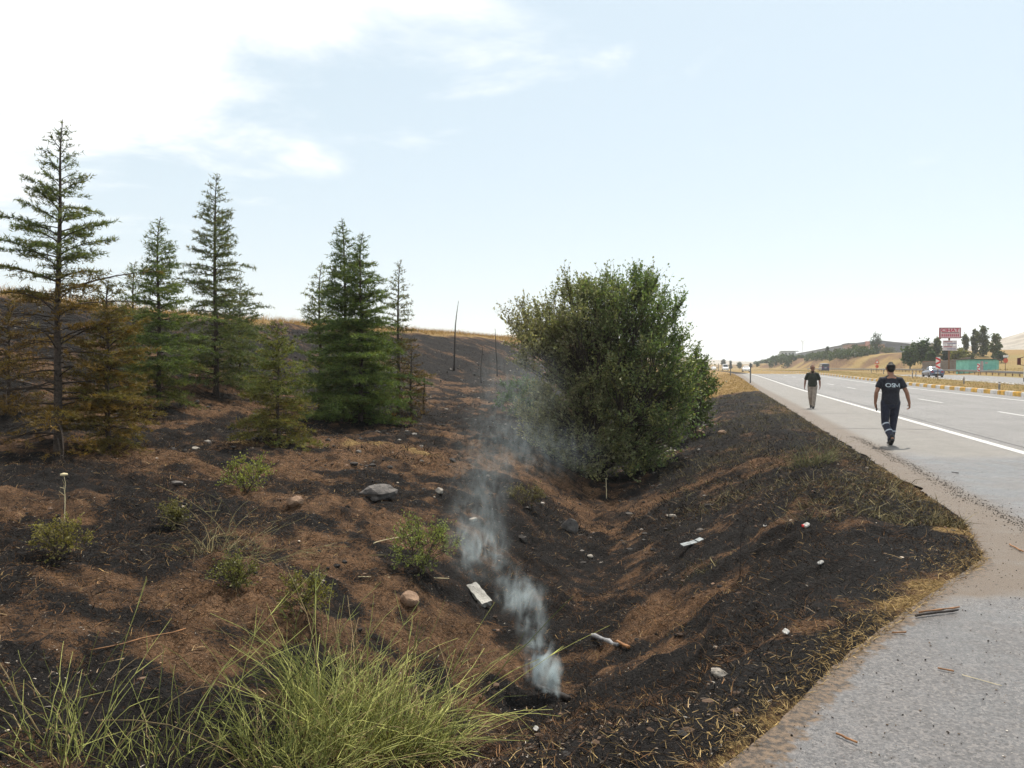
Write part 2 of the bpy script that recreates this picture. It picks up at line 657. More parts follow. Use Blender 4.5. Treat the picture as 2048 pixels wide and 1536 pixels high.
c = t.mix(fst, c, t.mix(cv[2], strawc, greenc))
c = t.mix(t.attr('Col', 'Alpha'), c, t.mix(t.ramp(t.noise(.06, 6, .65), .35, .65), (0.24, 0.205, 0.165), (0.40, 0.355, 0.295)))
t.set('Base Color', c)
t.set('Roughness', 0.95)
t.set('Specular IOR Level', 0.12)
hgt = t.math('ADD', f_fine, t.math('MULTIPLY', f_grit, 0.45))
t.bump(hgt, 1.0, 0.05)
land = link('ground', me_land, t.m)
tag(land, 'burnt sloping ground with black char, brown soil and dry grass', kind='structure')

# ------------------------------------------------------------------ carriageways
def strip(name, x0, x1, ys, z, m, nx=2, parent=None):
    xs = np.linspace(x0, x1, nx)
    X, Y = np.meshgrid(xs, ys)
    Z = road_z(Y) + z
    V = np.stack([X + road_shift(Y), Y, Z], -1).reshape(-1, 3)
    i, j = np.meshgrid(np.arange(len(ys) - 1), np.arange(nx - 1), indexing='ij')
    a = (i * nx + j).ravel()
    return link(name, mesh_np(name, V, np.stack([a, a + 1, a + nx + 1, a + nx], -1), True), m, parent)


def asphalt(name, near):
    t = NT(name)
    p = t.sep(t.geo.outputs['Position'])
    X, Y = p[0], p[1]
    grit = t.noise(85, 4, 0.7)
    big = t.noise(0.35, 5, 0.6)
    mid = t.noise(2.2, 5, 0.6)
    agg = t.vor(75, out='Color')
    aggv = t.sep(agg)[0]
    col = t.mix(t.ramp(big, 0.3, 0.7), (0.112, 0.110, 0.112), (0.165, 0.161, 0.162))
    col = t.mix(t.ramp(aggv, 0.55, 1.0, False, 0.0, 0.8), col, (0.30, 0.28, 0.26))
    col = t.mix(t.ramp(aggv, 0.0, 0.4, False, 0.75, 0.0), col, (0.045, 0.041, 0.04))
    col = t.mix(t.ramp(t.math('ADD', grit, t.math('MULTIPLY', mid, 0.3)), 0.70, 0.86), col, (0.055, 0.048, 0.042))
    mp = t.n.new('ShaderNodeMapping')
    mp.inputs['Scale'].default_value = (1.1, 0.025, 1)
    t.l.new(t.geo.outputs['Position'], mp.inputs[0])
    trk = t.noise(1.0, 4, 0.6, mp.outputs[0])
    col = t.mix(t.ramp(trk, 0.52, 0.72, True, 0.0, 0.45), col, (0.07, 0.068, 0.066))
    blot_ = t.noise(3.5, 6, 0.7)
    col = t.mix(t.ramp(blot_, 0.58, 0.72, True, 0.0, 0.5), col, (0.06, 0.055, 0.05))
    rough = t.ramp(grit, 0.3, 0.7, True, 0.62, 0.80)
    if near:
        # swept-up dark grit along the shoulder's inner seam
        dx = t.math('ABSOLUTE', t.math('SUBTRACT', t.math('ADD', X, t.math('MULTIPLY', t.math('SUBTRACT', mid, 0.5), 0.22)), 3.02))
        st = t.math('MULTIPLY', t.ramp(dx, 0.10, 0.20, True, 1, 0), t.ramp(Y, 17, 20, True, 1, 0))
        st = t.math('MULTIPLY', st, t.ramp(grit, 0.35, 0.55))
        col = t.mix(t.math('MULTIPLY', st, 0.85), col, (0.035, 0.028, 0.026))
        # fire water lying on the surface, a drying muddy band between
        wy = t.math('ADD', Y, t.math('MULTIPLY', t.math('SUBTRACT', t.noise(0.8, 4, 0.6), 0.5), 2.2))
        wet = t.math('MULTIPLY', t.ramp(wy, 15.6, 16.6, True, 1, 0), t.ramp(X, 2.9, 3.3))
        u = t.math('SUBTRACT', wy, t.math('MULTIPLY', X, 0.35))
        wet = t.math('MAXIMUM', wet, t.ramp(u, 5.2, 5.7, True, 1, 0))
        # shoulder is browner than the lanes
        sh = t.ramp(t.math('ADD', X, t.math('MULTIPLY', big, 0.8)), 5.9, 6.3, True, 1, 0)
        col = t.mix(t.math('MULTIPLY', t.math('MULTIPLY', sh, 0.65), t.math('SUBTRACT', 1.0, wet)), col, t.mix(t.ramp(mid, 0.3, 0.7), (0.145, 0.132, 0.116), (0.195, 0.178, 0.155)))
        band = t.math('MULTIPLY', t.ramp(u, 5.2, 5.7), t.ramp(X, 3.0, 3.4, True, 1, 0))
        col = t.mix(t.math('MULTIPLY', band, t.ramp(mid, 0.25, 0.5, True, 0.6, 1.0)), col, t.mix(t.ramp(grit, 0.3, 0.7), (0.060, 0.042, 0.030), (0.155, 0.116, 0.082)))
        pud = t.math('MULTIPLY', wet, t.ramp(t.noise(1.6, 5, 0.62), 0.36, 0.56))
        col = t.mix(t.math('MULTIPLY', wet, 0.70), col, t.mix(1.0, col, (0.40, 0.37, 0.38), 'MULTIPLY'))
        spots = t.ramp(t.noise(15, 5, 0.7), 0.60, 0.66)
        col = t.mix(t.math('MULTIPLY', spots, 0.8), col, (0.03, 0.02, 0.015))
        ed = t.sep(t.attr('Col'))[0]
        edm = t.ramp(t.math('ADD', ed, t.math('MULTIPLY', t.math('SUBTRACT', t.noise(9, 6, 0.7), 0.5), 1.7)), 0.42, 0.72)
        col = t.mix(edm, col, t.mix(t.ramp(t.noise(28, 5, .65), .35, .65), (0.022, 0.016, 0.012), (0.15, 0.098, 0.058)))
        wet = t.math('MULTIPLY', wet, t.math('SUBTRACT', 1.0, edm))
        pud = t.math('MULTIPLY', pud, t.math('SUBTRACT', 1.0, edm))
        rr = t.n.new('ShaderNodeMix')
        t.l.new(t.math('MAXIMUM', t.math('MULTIPLY', wet, 0.42), t.math('MULTIPLY', pud, 0.8)), rr.inputs[0])
        t.l.new(rough, rr.inputs[2])
        rr.inputs[3].default_value = 0.20
        t.set('Roughness', rr.outputs[0])
    else:
        t.set('Roughness', rough)
    t.set('Base Color', col)
    t.set('Specular IOR Level', 0.5)
    h = t.math('ADD', t.noise(150, 2, 0.6), t.math('MULTIPLY', t.noise(55, 3, 0.6), 0.8))
    t.bump(h, 0.9, 0.006)
    return t.m


M_road = asphalt('wet_and_dry_asphalt', True)
M_road2 = asphalt('pale_asphalt', False)
ys = np.concatenate([np.arange(-30, 60, 2.0), graded(60, 2600, 3, 1.03)])
ys1 = np.concatenate([np.arange(-30, 9.3, 2.0), np.arange(9.4, 45, 0.12), np.arange(45, 60, 2.0), graded(60, 2600, 3, 1.03)])
near_road = tag(strip('road', PAVE_X, 16.25, ys1, 0.0, M_road, 24), 'near carriageway of the highway with wide shoulder', kind='structure')
far_road = tag(strip('road', 25.6, 38.6, ys, 0.0, M_road2, 4), 'far carriageway of the highway beyond the median', kind='structure')
vs_ = np.empty(len(near_road.data.vertices) * 3, np.float32)
near_road.data.vertices.foreach_get('co', vs_)
vs_ = vs_.reshape(-1, 3)
e_ = (np.abs(vs_[:, 0] - PAVE_X) < 1e-4) & (vs_[:, 1] > 9.5) & (vs_[:, 1] < 60)
vs_[e_, 0] += (0.16 * fbm(vs_[e_, 1], vs_[e_, 1] * 0, 0.7, 5, 6, 0.65) + 0.10 * fbm(vs_[e_, 1], vs_[e_, 1] * 0, 3.0, 2, 7) + 0.02) * sstep(9.5, 10.5, vs_[e_, 1])
near_road.data.vertices.foreach_set('co', vs_.ravel())
# apron of the side road
axs = np.concatenate([np.arange(-12, -1.6, 0.5), np.arange(-1.6, 2.5, 0.035), [PAVE_X]])
ay = apron_y(axs) + (0.20 * fbm(axs, axs * 0.3, 0.5, 5, 5, 0.62) + 0.22 * fbm(axs, axs * 0.1, 1.1, 2, 8)) * sstep(2.5, 2.2, axs) + 0.06 * sstep(2.5, 2.2, axs)
ay[-1] = 9.4
offs = np.array([0, .05, .10, .17, .26, .38, .55, .8, 1.2, 1.8, 3, 6, 14])
V = np.concatenate([np.stack([axs, ay - o_ * 1.3, np.zeros_like(axs)], -1) for o_ in offs])
ec = np.repeat(1 - sstep(0.0, 0.55, offs), len(axs))
n, m_ = len(axs), len(offs)
i, j = np.meshgrid(np.arange(m_ - 1), np.arange(n - 1), indexing='ij')
k = (i * n + j).ravel()
apron = link('side_road', mesh_np('side_road', V, np.stack([k, k + n, k + n + 1, k + 1], -1), True, np.stack([ec, ec * 0, ec * 0], -1)), M_road)
tag(apron, 'wet paved side road joining the highway, scattered with grit', kind='structure')

M_white = None
t = NT('worn_white_paint')
f = t.noise(14, 5, 0.65)
t.set('Base Color', t.mix(t.ramp(f, 0.52, 0.72), (0.46, 0.455, 0.44), (0.22, 0.215, 0.21)))
t.set('Roughness', 0.6)
M_white = t.m
ysl = np.concatenate([np.arange(-10, 60, 1.5), graded(60, 900, 3, 1.03)])
strip('edge_line', 5.52, 5.72, ysl, 0.004, M_white, parent=near_road)
strip('edge_line', 14.35, 14.53, ysl, 0.004, M_white, parent=near_road)
strip('edge_line', 26.5, 26.65, ysl, 0.004, M_white, parent=far_road)
for k in range(26):
    y0 = 15.9 + 12.2 * k
    strip('lane_dash', 9.88, 10.02, np.array([y0, y0 + 2.2, y0 + 4.6]), 0.004, M_white, parent=near_road)
    if 4 <= k < 20:
        strip('lane_dash', 31.9, 32.04, np.array([y0 + 4, y0 + 6.2, y0 + 8.6]), 0.004, M_white, parent=far_road)
M_seam = mat('tar_seam', (0.045, 0.043, 0.042), 0.75, 0.3, 8)
strip('tar_seam', 5.98, 6.03, np.concatenate([np.arange(12, 60, 1.5), graded(60, 300, 3, 1.05)]), 0.003, M_seam, parent=near_road)
for yy, x0, x1 in ((22.5, 2.9, 5.5), (29.6, 2.8, 5.4), (37, 2.7, 5.5), (46, 2.7, 5.5)):
    xs = np.linspace(x0, x1, 14)
    yj = yy + 0.25 * fbm(xs, xs * 0 + yy, 0.7, 3, 3) + 0.12 * (xs - x0)
    V = np.concatenate([np.stack([xs, yj, np.full_like(xs, .003)], -1), np.stack([xs, yj + .06, np.full_like(xs, .003)], -1)])
    kk = np.arange(13)
    link('crack', mesh_np('crack', V, np.stack([kk, kk + 1, 14 + kk + 1, 14 + kk], -1)), M_seam, near_road)

# painted kerb of the median: alternating yellow and white stones
M_ky = mat('kerb_yellow_paint', (0.62, 0.36, 0.05), 0.6, 0.25, 3, coord=None)
M_kw = mat('kerb_white_paint', (0.62, 0.60, 0.57), 0.65, 0.15, 3, coord=None)
kerb = empty('kerb')
tag(kerb, 'median kerb painted in yellow and white blocks', kind='structure')
bm = bmesh.new()
bmesh.ops.create_cube(bm, size=1)
bmesh.ops.scale(bm, vec=(0.28, 1.29, 0.36), verts=bm.verts)
bmesh.ops.bevel(bm, geom=[e for e in bm.edges if abs(e.verts[0].co.y - e.verts[1].co.y) > 1 and e.verts[0].co.z > 0], offset=0.04, segments=2, affect='EDGES')
kme = [bpy.data.meshes.new('kerb_stone') for _ in range(2)]
for m_, mt_ in zip(kme, (M_ky, M_kw)):
    bm.to_mesh(m_)
    m_.materials.append(mt_)
bm.free()
for k in range(175):
    y = 14 + 1.3 * k
    rot = math.atan2(float(road_shift(y + 1) - road_shift(y - 1)), 2)
    o = link('kerb_stone', kme[k % 2], None, kerb, (16.4 + float(road_shift(y)), y, float(road_z(y)) + 0.08), (0, 0, -rot))
ysk = graded(241, 900, 3, 1.03)
strip('kerb_run', 16.26, 16.54, ysk, 0.25, M_kw, parent=kerb)
strip('kerb_run', 25.3, 25.6, np.concatenate([np.arange(20, 60, 2.0), graded(60, 900, 3, 1.03)]), 0.16, M_kw, parent=kerb)

# ------------------------------------------------------------------ conifers
M_needle = attr_mat('needles', 0.6, 0.34, 0.35, 5.0)
M_leaf = attr_mat('leaves', 0.5, 0.38, 0.35, 6.0)
M_twig = attr_mat('twigs', 0.85, 0.0, 0.3, 8.0)
t = NT('bark')
f = t.noise(30, 5, 0.65)
t.set('Base Color', t.mix(t.ramp(f, 0.3, 0.7), (0.022, 0.016, 0.013), (0.095, 0.068, 0.05)))
t.set('Roughness', 0.9)
t.bump(f, 0.8, 0.01)
M_bark = t.m
t = NT('charred_bark')
f = t.noise(26, 5, 0.65)
t.set('Base Color', t.mix(t.ramp(f, 0.3, 0.75), (0.010, 0.008, 0.008), (0.055, 0.040, 0.032)))
t.set('Roughness', 0.85)
t.bump(f, 0.8, 0.01)
M_char = t.m


def unit(v):
    return v / (np.linalg.norm(v, axis=-1, keepdims=True) + 1e-9)


def spray(P, D, length, width, r, up=0.25):
    """thin triangles at points P leaning along D: needles and blades"""
    n = len(P)
    d = unit(D + r.normal(0, 0.75, (n, 3)) + np.array([0, 0, up]))
    side = unit(np.cross(d, r.normal(0, 1, (n, 3))))
    L = length * r.uniform(0.6, 1.3, (n, 1))
    Vv = np.stack([P - side * width / 2, P + side * width / 2, P + d * L], 1).reshape(-1, 3)
    return Vv, np.arange(3 * n).reshape(-1, 3)


GREEN_A, GREEN_B = np.array([0.048, 0.080, 0.030]), np.array([0.20, 0.235, 0.075])
SCORCH_A, SCORCH_B = np.array([0.10, 0.058, 0.016]), np.array([0.24, 0.145, 0.035])
DEAD_A, DEAD_B = np.array([0.055, 0.032, 0.018]), np.array([0.13, 0.075, 0.036])


def cedar(name, base, h, rmax, seed, label, scorch=lambda t, az, u: 0.0, bare=lambda t: 0.0, dens=1.0, nsize=0.045,
          t0=0.06, lean=(0, 0), tip=(0.03, 0), pw=0.85, tint=(1, 1, 1), dead=False, group='young cedars on the burnt bank', per_m=24):
    r = np.random.default_rng(seed)
    root = empty(name, base)
    tag(root, label, 'tree', group)
    zs = np.linspace(-0.1, h, 22)
    tt = np.clip(zs / h, 0, 1)
    px_ = lean[0] * tt + tip[0] * h * np.maximum(0, tt - 0.86) ** 2 * 30 + 0.015 * np.sin(tt * 9 + seed)
    py_ = lean[1] * tt + tip[1] * h * np.maximum(0, tt - 0.86) ** 2 * 30
    trunk = np.stack([px_, py_, zs], -1)
    tr = (0.0105 * h + 0.010) * (1 - tt) ** 0.9 + 0.005
    tr[0] *= 1.35
    MB().tube(trunk, tr, 9).build('trunk', M_bark, root, True)
    wood, needles = MB(), MB()
    nb = int(h * per_m * 1.12)
    dens = dens * 0.97
    tl = t0 + (1 - t0 - 0.015) * ((np.arange(nb) + r.uniform(0, 0.8, nb)) / nb)
    az = np.arange(nb) * 2.39996 + r.normal(0, 0.5, nb)
    NP, ND, NC = [], [], []
    for i in range(nb):
        tb = float(tl[i])
        L = rmax * (1 - tb) ** pw * (0.80 + 0.20 * min(1, tb / 0.15)) * r.uniform(0.55, 1.25) * (1 + 0.24 * math.sin(az[i] * 2 + seed) * math.sin(tb * 11 + seed * 1.7)) + 0.07
        if tb > 0.78:
            L *= 0.35 + 0.65 * ((1 - tb) / 0.22) ** 0.6
        elif r.random() < 0.08:
            L *= 1.25
        el = R(6 + 40 * tb ** 1.4) + r.normal(0, 0.18)
        o = np.array([np.interp(tb * h, zs, px_), np.interp(tb * h, zs, py_), tb * h])
        hd = np.array([math.cos(az[i]), math.sin(az[i]), 0])
        m = 7
        s = np.linspace(0, 1, m) * L
        droop = (0.30 + 0.14 * (1 - tb)) * r.uniform(0.6, 1.05) / max(L, 0.35)
        bend = r.normal(0, 0.10)
        sd_ = np.array([-hd[1], hd[0], 0])
        P = o + hd * s[:, None] * math.cos(el) + np.array([0, 0, 1]) * (math.sin(el) * s - droop * s * s * 0.8)[:, None] + sd_ * (bend * s * s / L)[:, None]
        wood.tube(P, np.linspace(0.005 + 0.009 * L, 0.002, m), 3, (0.045, 0.032, 0.024), False)
        isbare = r.random() < bare(tb)
        step = 0.075 / max(dens, 0.3) ** 0.5
        ks = np.arange(max(0.10, 0.14 * L), L, step)
        for kk, sk in enumerate(ks):
            sg = 1 if kk % 2 else -1
            l = (0.13 + 0.45 * (L - sk)) * r.uniform(0.55, 1.2)
            l = min(l, 0.6)
            p0 = np.array([np.interp(sk, s, P[:, q]) for q in range(3)])
            a_ = az[i] + sg * R(r.uniform(42, 75))
            bd = np.array([math.cos(a_), math.sin(a_), math.tan(el) * 0.5 - 0.12 + r.normal(0, 0.12)])
            bd /= np.linalg.norm(bd)
            p1 = p0 + bd * l + np.array([0, 0, -0.10 * l])
            side = np.array([-bd[1], bd[0], 0]) * 0.004
            wood.add(np.stack([p0 - side, p0 + side, p1]), [[0, 1, 2]], (0.05, 0.036, 0.026))
            wood.add(np.stack([p0 - [0, 0, .004], p0 + [0, 0, .004], p1]), [[0, 1, 2]], (0.05, 0.036, 0.026))
            if isbare and r.random() < 0.85:
                continue
            nt = max(2, int(l / (0.023 / dens) * (1 if tb < 0.8 else 0.55)))
            f_ = r.uniform(0.05, 1.05, nt)
            NP.append(p0 + (p1 - p0) * f_[:, None] + r.normal(0, 0.008, (nt, 3)))
            ND.append(np.tile(bd * 0.8, (nt, 1)))
            sc_ = np.clip(scorch(tb, az[i], sk / L) + r.normal(0, 0.16), 0, 1)
            mixv = r.uniform(0, 1, (nt, 1)) * 0.6 + 0.4 * r.random()
            g = (GREEN_A + (GREEN_B - GREEN_A) * mixv) * np.array(tint)
            b_ = (DEAD_A + (DEAD_B - DEAD_A) * mixv) if dead else (SCORCH_A + (SCORCH_B - SCORCH_A) * mixv)
            NC.append(g * (1 - sc_) + b_ * sc_)
        if not isbare:
            nt = max(3, int(L / (0.03 / dens)))
            f_ = r.uniform(0.25, 1.0, nt) * L
            NP.append(np.stack([np.interp(f_, s, P[:, q]) for q in range(3)], -1))
            ND.append(np.tile(hd * 0.8, (nt, 1)))
            sc_ = np.clip(scorch(tb, az[i], 0.8), 0, 1)
            g = (GREEN_A + (GREEN_B - GREEN_A) * r.uniform(0, 1, (nt, 1))) * np.array(tint)
            NC.append(g * (1 - sc_) + (SCORCH_A + (SCORCH_B - SCORCH_A) * 0.5) * sc_)
    wood.build('boughs', M_twig, root)
    NP, ND, NC = np.concatenate(NP), np.concatenate(ND), np.concatenate(NC)
    rep = 3
    NP = NP + r.normal(0, 0.012, NP.shape)
    Pn, Dn, Cn = np.repeat(NP, rep, 0), np.repeat(ND, rep, 0), np.repeat(NC, rep, 0)
    Vn, Fn = spray(Pn, Dn, nsize * 1.5, nsize * 0.28, r)
    link('crown', mesh_np('needles', Vn, Fn, False, np.repeat(Cn, 3, 0)), M_needle, root)
    return root


def toward(azdeg):                         # world azimuth (clockwise from +Y) as unit xy
    return np.array([math.sin(R(azdeg)), math.cos(R(azdeg))])


IMG_R = np.array([RGT[0], RGT[1]])


def sidef(az):                              # +1 on the side that shows to the right in the photograph
    return math.cos(az) * IMG_R[0] + math.sin(az) * IMG_R[1]


def crown_tip(px, py_top, d):
    return at(px, py_top, d)[2]


TREES = []


def plant_cedar(name, px, d, top, rpx, seed, label, **kw):
    g = on_ground(px, d)
    h = crown_tip(px, top, d) - g.z
    return cedar(name, (g.x, g.y, g.z - 0.05), h, rpx / F_PX * d, seed, label, **kw)


plant_cedar('cedar_tree', 112, 11.7, 236, 205, 1, 'tallest cedar at the frame edge, green above, bare charred lower boughs',
            scorch=lambda t, az, u: 1.0 if t < 0.46 else (0.9 - (t - 0.46) * 7 if t < 0.58 else 0.06), bare=lambda t: 0.88 if t < 0.46 else (0.25 if t < 0.52 else 0.0),
            lean=(0.10, 0.03), tip=(0.02, 0.0), dens=1.2, pw=0.74, per_m=19)
plant_cedar('cedar_tree', 215, 12.3, 556, 98, 2, 'golden scorched cedar standing close against the tallest cedar',
            scorch=lambda t, az, u: 0.75 if t < 0.8 else 0.45, dens=1.15, pw=0.45, t0=0.02, per_m=34)
plant_cedar('cedar_tree', 18, 13.4, 600, 110, 3, 'reddish brown dead cedar cut by the frame edge',
            scorch=lambda t, az, u: 1.0, bare=lambda t: 0.45, dens=0.9, dead=True, pw=0.5, per_m=28)
plant_cedar('cedar_tree', 318, 17.0, 430, 105, 4, 'dense green cedar with a thin pale leader beside the scorched golden one',
            scorch=lambda t, az, u: 0.25 if t < 0.25 else 0.0, dens=1.0, nsize=0.055, pw=0.72, per_m=26, tint=(1.0, 1.05, 0.95))
plant_cedar('cedar_tree', 268, 18.5, 520, 55, 5, 'slim small cedar half hidden behind the dense green one', dens=0.7, nsize=0.055, pw=0.7)
plant_cedar('cedar_tree', 432, 20.0, 345, 128, 6, 'tall airy cedar with a bent leader, highest after the tallest one',
            scorch=lambda t, az, u: 0.12, dens=0.75, nsize=0.06, tip=(0.02, 0.008), pw=0.80, per_m=19, tint=(0.95, 0.95, 1.1))
plant_cedar('cedar_tree', 480, 22.0, 560, 75, 7, 'low dark cedar behind the foot of the airy tall one', dens=0.75, nsize=0.06, pw=0.5, tint=(.85, .85, .95))
plant_cedar('cedar_tree', 556, 14.4, 640, 76, 8, 'smallest cedar, yellowing green, alone in front of the others',
            scorch=lambda t, az, u: 0.45 if t < 0.4 else 0.2, dens=0.95, nsize=0.05, pw=0.5, t0=0.04, per_m=34, tint=(1.25, 1.15, 0.9))
plant_cedar('cedar_tree', 690, 19.0, 432, 118, 9, 'taller twin of the dense dark cedar pair in the middle',
            dens=0.95, nsize=0.058, pw=0.80, per_m=25, t0=0.02, tip=(-0.02, 0.0), tint=(.85, .95, .95))
plant_cedar('cedar_tree', 722, 18.6, 460, 120, 10, 'shorter twin of the dense dark cedar pair, with bright outer sprays',
            dens=1.0, nsize=0.058, pw=0.76, per_m=25, t0=0.02, tip=(0.025, 0.0), tint=(1.0, 1.08, .9))
plant_cedar('cedar_tree', 640, 20.5, 520, 72, 11, 'pale slim cedar leaning out from behind the dense pair', dens=0.75, nsize=0.06, pw=0.7, per_m=18,
            scorch=lambda t, az, u: 0.1, tint=(1.1, 1.1, 1.05))
plant_cedar('cedar_tree', 797, 21.5, 516, 66, 12, 'thin browning cedar on the open side of the dense pair',
            scorch=lambda t, az, u: 0.75 if t < 0.55 and sidef(az) > 0 else 0.28, dens=0.62, nsize=0.06, pw=0.75, per_m=18, dead=True)
plant_cedar('cedar_tree', 822, 19.6, 690, 55, 13, 'small dead brown cedar at the foot of the thin browning one',
            scorch=lambda t, az, u: 1.0, bare=lambda t: 0.55, dens=0.6, nsize=0.055, dead=True, pw=0.45, per_m=22)

# charred young trunks left standing
SNAGS = [(908, 24.5, 740, 600, (0.16, 0), 'tallest charred pole standing on the burnt slope, tip leaning'),
         (994, 28.5, 752, 655, (-0.12, 0), 'charred thin pole nearest the big bush'),
         (962, 26.0, 766, 690, (0.10, 0), 'thinnest charred pole between two others on the slope'),
         (848, 18.6, 828, 735, (0.02, 0), 'short charred stake beside the dead brown cedar')]
for i, (px, d, yb, yt, ln, lab) in enumerate(SNAGS):
    g = ground(px, yb)
    d = float((np.array(g) - ORI) @ FWD)
    h = at(px, yt, d)[2] - g.z
    r = np.random.default_rng(100 + i)
    root = tag(empty('charred_sapling', (g.x, g.y, g.z - 0.05)), lab, 'dead tree', 'charred saplings on the slope')
    s = np.linspace(0, 1, 14)
    P = np.stack([IMG_R[0] * ln[0] * h / 2.5 * s ** 2 + 0.02 * np.sin(s * 7 + i), IMG_R[1] * ln[0] * h / 2.5 * s ** 2, s * h], -1)
    MB().tube(P, (0.010 * h + 0.012) * (1 - s) ** 0.8 + 0.008, 7).build('trunk', M_char, root, True)
    tw = MB()
    for k in range(26):
        u = r.uniform(0.15, 0.98)
        p = np.array([np.interp(u, s, P[:, q]) for q in range(3)])
        a_ = r.uniform(0, 6.28)
        l = r.uniform(0.05, 0.28) * (1.1 - u)
        dv = np.array([math.cos(a_), math.sin(a_), r.uniform(0.1, 0.8)])
        MB().tube(np.stack([p, p + dv * l * 0.5, p + dv * l + [0, 0, .03]]), [0.007, 0.005, 0.002], 3).build('twig', M_char, root)

# ------------------------------------------------------------------ broad-leaved plants
def leaves_at(P, D, size, r, aspect=0.62):
    """diamond leaves at P pointing along D"""
    n = len(P)
    d = unit(D + r.normal(0, 0.55, (n, 3)))
    s = unit(np.cross(d, r.normal(0, 1, (n, 3))))
    L = size * r.uniform(0.65, 1.25, (n, 1))
    Vv = np.stack([P, P + d * L * 0.5 + s * L * aspect / 2, P + d * L, P + d * L * 0.5 - s * L * aspect / 2], 1).reshape(-1, 3)
    return Vv, np.arange(4 * n).reshape(-1, 4)


def bushy(name, base, attract, seed, label, cat, stems, twigs, tw_len, leaves, leaf, colf, group=None, r0=0.05, up=0.5, bark=None, thin=0.004, out=1.0):
    """attract: list of crown points relative to base; stems climb to them and break into leafy twigs"""
    r = np.random.default_rng(seed)
    root = empty(name, base)
    tag(root, label, cat, group)
    A = np.asarray(attract, float)
    ctr = A.mean(0)
    ex = np.abs(A - ctr).max(0) + 1e-3
    wood = MB()
    ang = r.uniform(0, 6.28, stems)
    mids = []
    for a_ in ang:
        top = A[r.integers(len(A))] * r.uniform(0.35, 0.6)
        top[2] = max(top[2], 0.25 * ctr[2])
        mids.append(top)
        s = np.linspace(0, 1, 6)[:, None]
        P = top * s + np.array([math.cos(a_), math.sin(a_), 0]) * r0 * 1.5 * (1 - s)
        P[:, :2] += r.normal(0, r0 * 0.6, (6, 2)) * s * (1 - s) * 4
        P[0, 2] -= 0.06
        wood.tube(P, np.linspace(r0, r0 * 0.5, 6), 6, (0.06, 0.045, 0.035))
    mids = np.array(mids)
    LP, LD, LC = [], [], []
    for p in A:
        m = mids[np.argmin(np.linalg.norm(mids - p * 0.6, axis=1))]
        s = np.linspace(0, 1, 5)[:, None]
        P = m + (p - m) * s
        P[1:4] += r.normal(0, 0.06 * np.linalg.norm(p - m), (3, 3)) * 0.5
        wood.tube(P, np.linspace(r0 * 0.42, thin * 1.5, 5), 4, (0.06, 0.047, 0.036), False)
        od = (p - ctr) / ex
        for k in range(twigs):
            q0 = P[-1] * (1 - 0.3 * (u0 := r.random())) + P[-2] * 0.3 * u0
            dv = unit(od * out + np.array([0, 0, up]) + r.normal(0, 0.7, 3))
            l = tw_len * r.uniform(0.5, 1.4)
            q1 = q0 + dv * l * 0.55
            q2 = q1 + unit(dv + np.array([0, 0, up * 0.5]) + r.normal(0, 0.2, 3)) * l * 0.45
            wood.tube(np.stack([q0, q1, q2]), [thin, thin * 0.7, thin * 0.3], 3, (0.07, 0.055, 0.04), False)
            n = max(2, int(leaves * r.uniform(0.6, 1.3)))
            f_ = r.uniform(0.1, 1.02, (n, 1))
            Pp = np.where(f_ < 0.55, q0 + (q1 - q0) * f_ / 0.55, q1 + (q2 - q1) * (f_ - 0.55) / 0.45)
            LP.append(Pp + r.normal(0, leaf * 0.25, (n, 3)))
            LD.append(np.tile(dv * 0.6 + [0, 0, 0.1], (n, 1)))
            LC.append(colf(p, r, n))
    LP, LD, LC = np.concatenate(LP), np.concatenate(LD), np.concatenate(LC)
    Vl, Fl = leaves_at(LP, LD, leaf, r)
    wood.build('branches', bark or M_twig, root)
    link('foliage', mesh_np('leaves', Vl, Fl, False, np.repeat(LC, 4, 0)), M_leaf, root)
    return root


def in_ellipsoids(ells, n, r, shell=0.55):
    """points in a union of ellipsoids (centre, radii), denser near the skin"""
    out = []
    vols = np.array([np.prod(e[1]) for e in ells]) ** 0.8
    for i in r.choice(len(ells), n, p=vols / vols.sum()):
        c_, rad = ells[i]
        v = unit(r.normal(0, 1, 3)) * (r.random() ** (1 / 3 * (1 - shell) + 0.12))
        out.append(np.array(c_) + v * np.array(rad))
    return np.array(out)


def img_vec(dx_px, dy_px, depth, d):
    """offset in metres: right/up as seen, and away, at distance d"""
    v = RGT * (dx_px / F_PX * d) + np.array([0, 0, 1.0]) * (dy_px / F_PX * d)
    return v + np.array([-math.sin(YAW), math.cos(YAW), 0]) * depth


# big bush in the ditch
gb = on_ground(1195, 19.6)
D_B = 19.6
yb0 = 735 + (CAM_H - gb.z) * F_PX / D_B       # photograph row of its base
ells = []
for (px, py, rx, ry, rd) in [(1110, 690, 72, 78, 1.0), (1180, 640, 85, 70, 1.1), (1268, 615, 72, 66, 1.1), (1318, 640, 58, 72, 1.0), (1240, 740, 130, 95, 1.4), (1330, 760, 62, 105, 1.1), (1368, 730, 40, 62, .9), (1372, 820, 40, 62, .9),
                             (1150, 820, 85, 90, 1.1), (1280, 840, 100, 80, 1.2), (1170, 890, 95, 60, 1.1), (1290, 890, 85, 55, 1.0), (1215, 925, 120, 40, 1.2), (1120, 850, 60, 70, .9), (1255, 575, 26, 24, .4), (1330, 585, 30, 28, .4), (1085, 630, 34, 34, .5), (1045, 670, 26, 24, .4), (1200, 700, 90, 90, 1.3), (1215, 610, 45, 40, .7)]:
    off = img_vec(px - 1215, yb0 - py, 0, D_B)
    M_ = np.array([abs(rx / F_PX * D_B), rd, ry / F_PX * D_B])
    ells.append((off, M_))
rB = np.random.default_rng(50)
attB = in_ellipsoids(ells, 800, rB)
cB = attB.mean(0)
sprig = attB[rB.choice(len(attB), 90)]
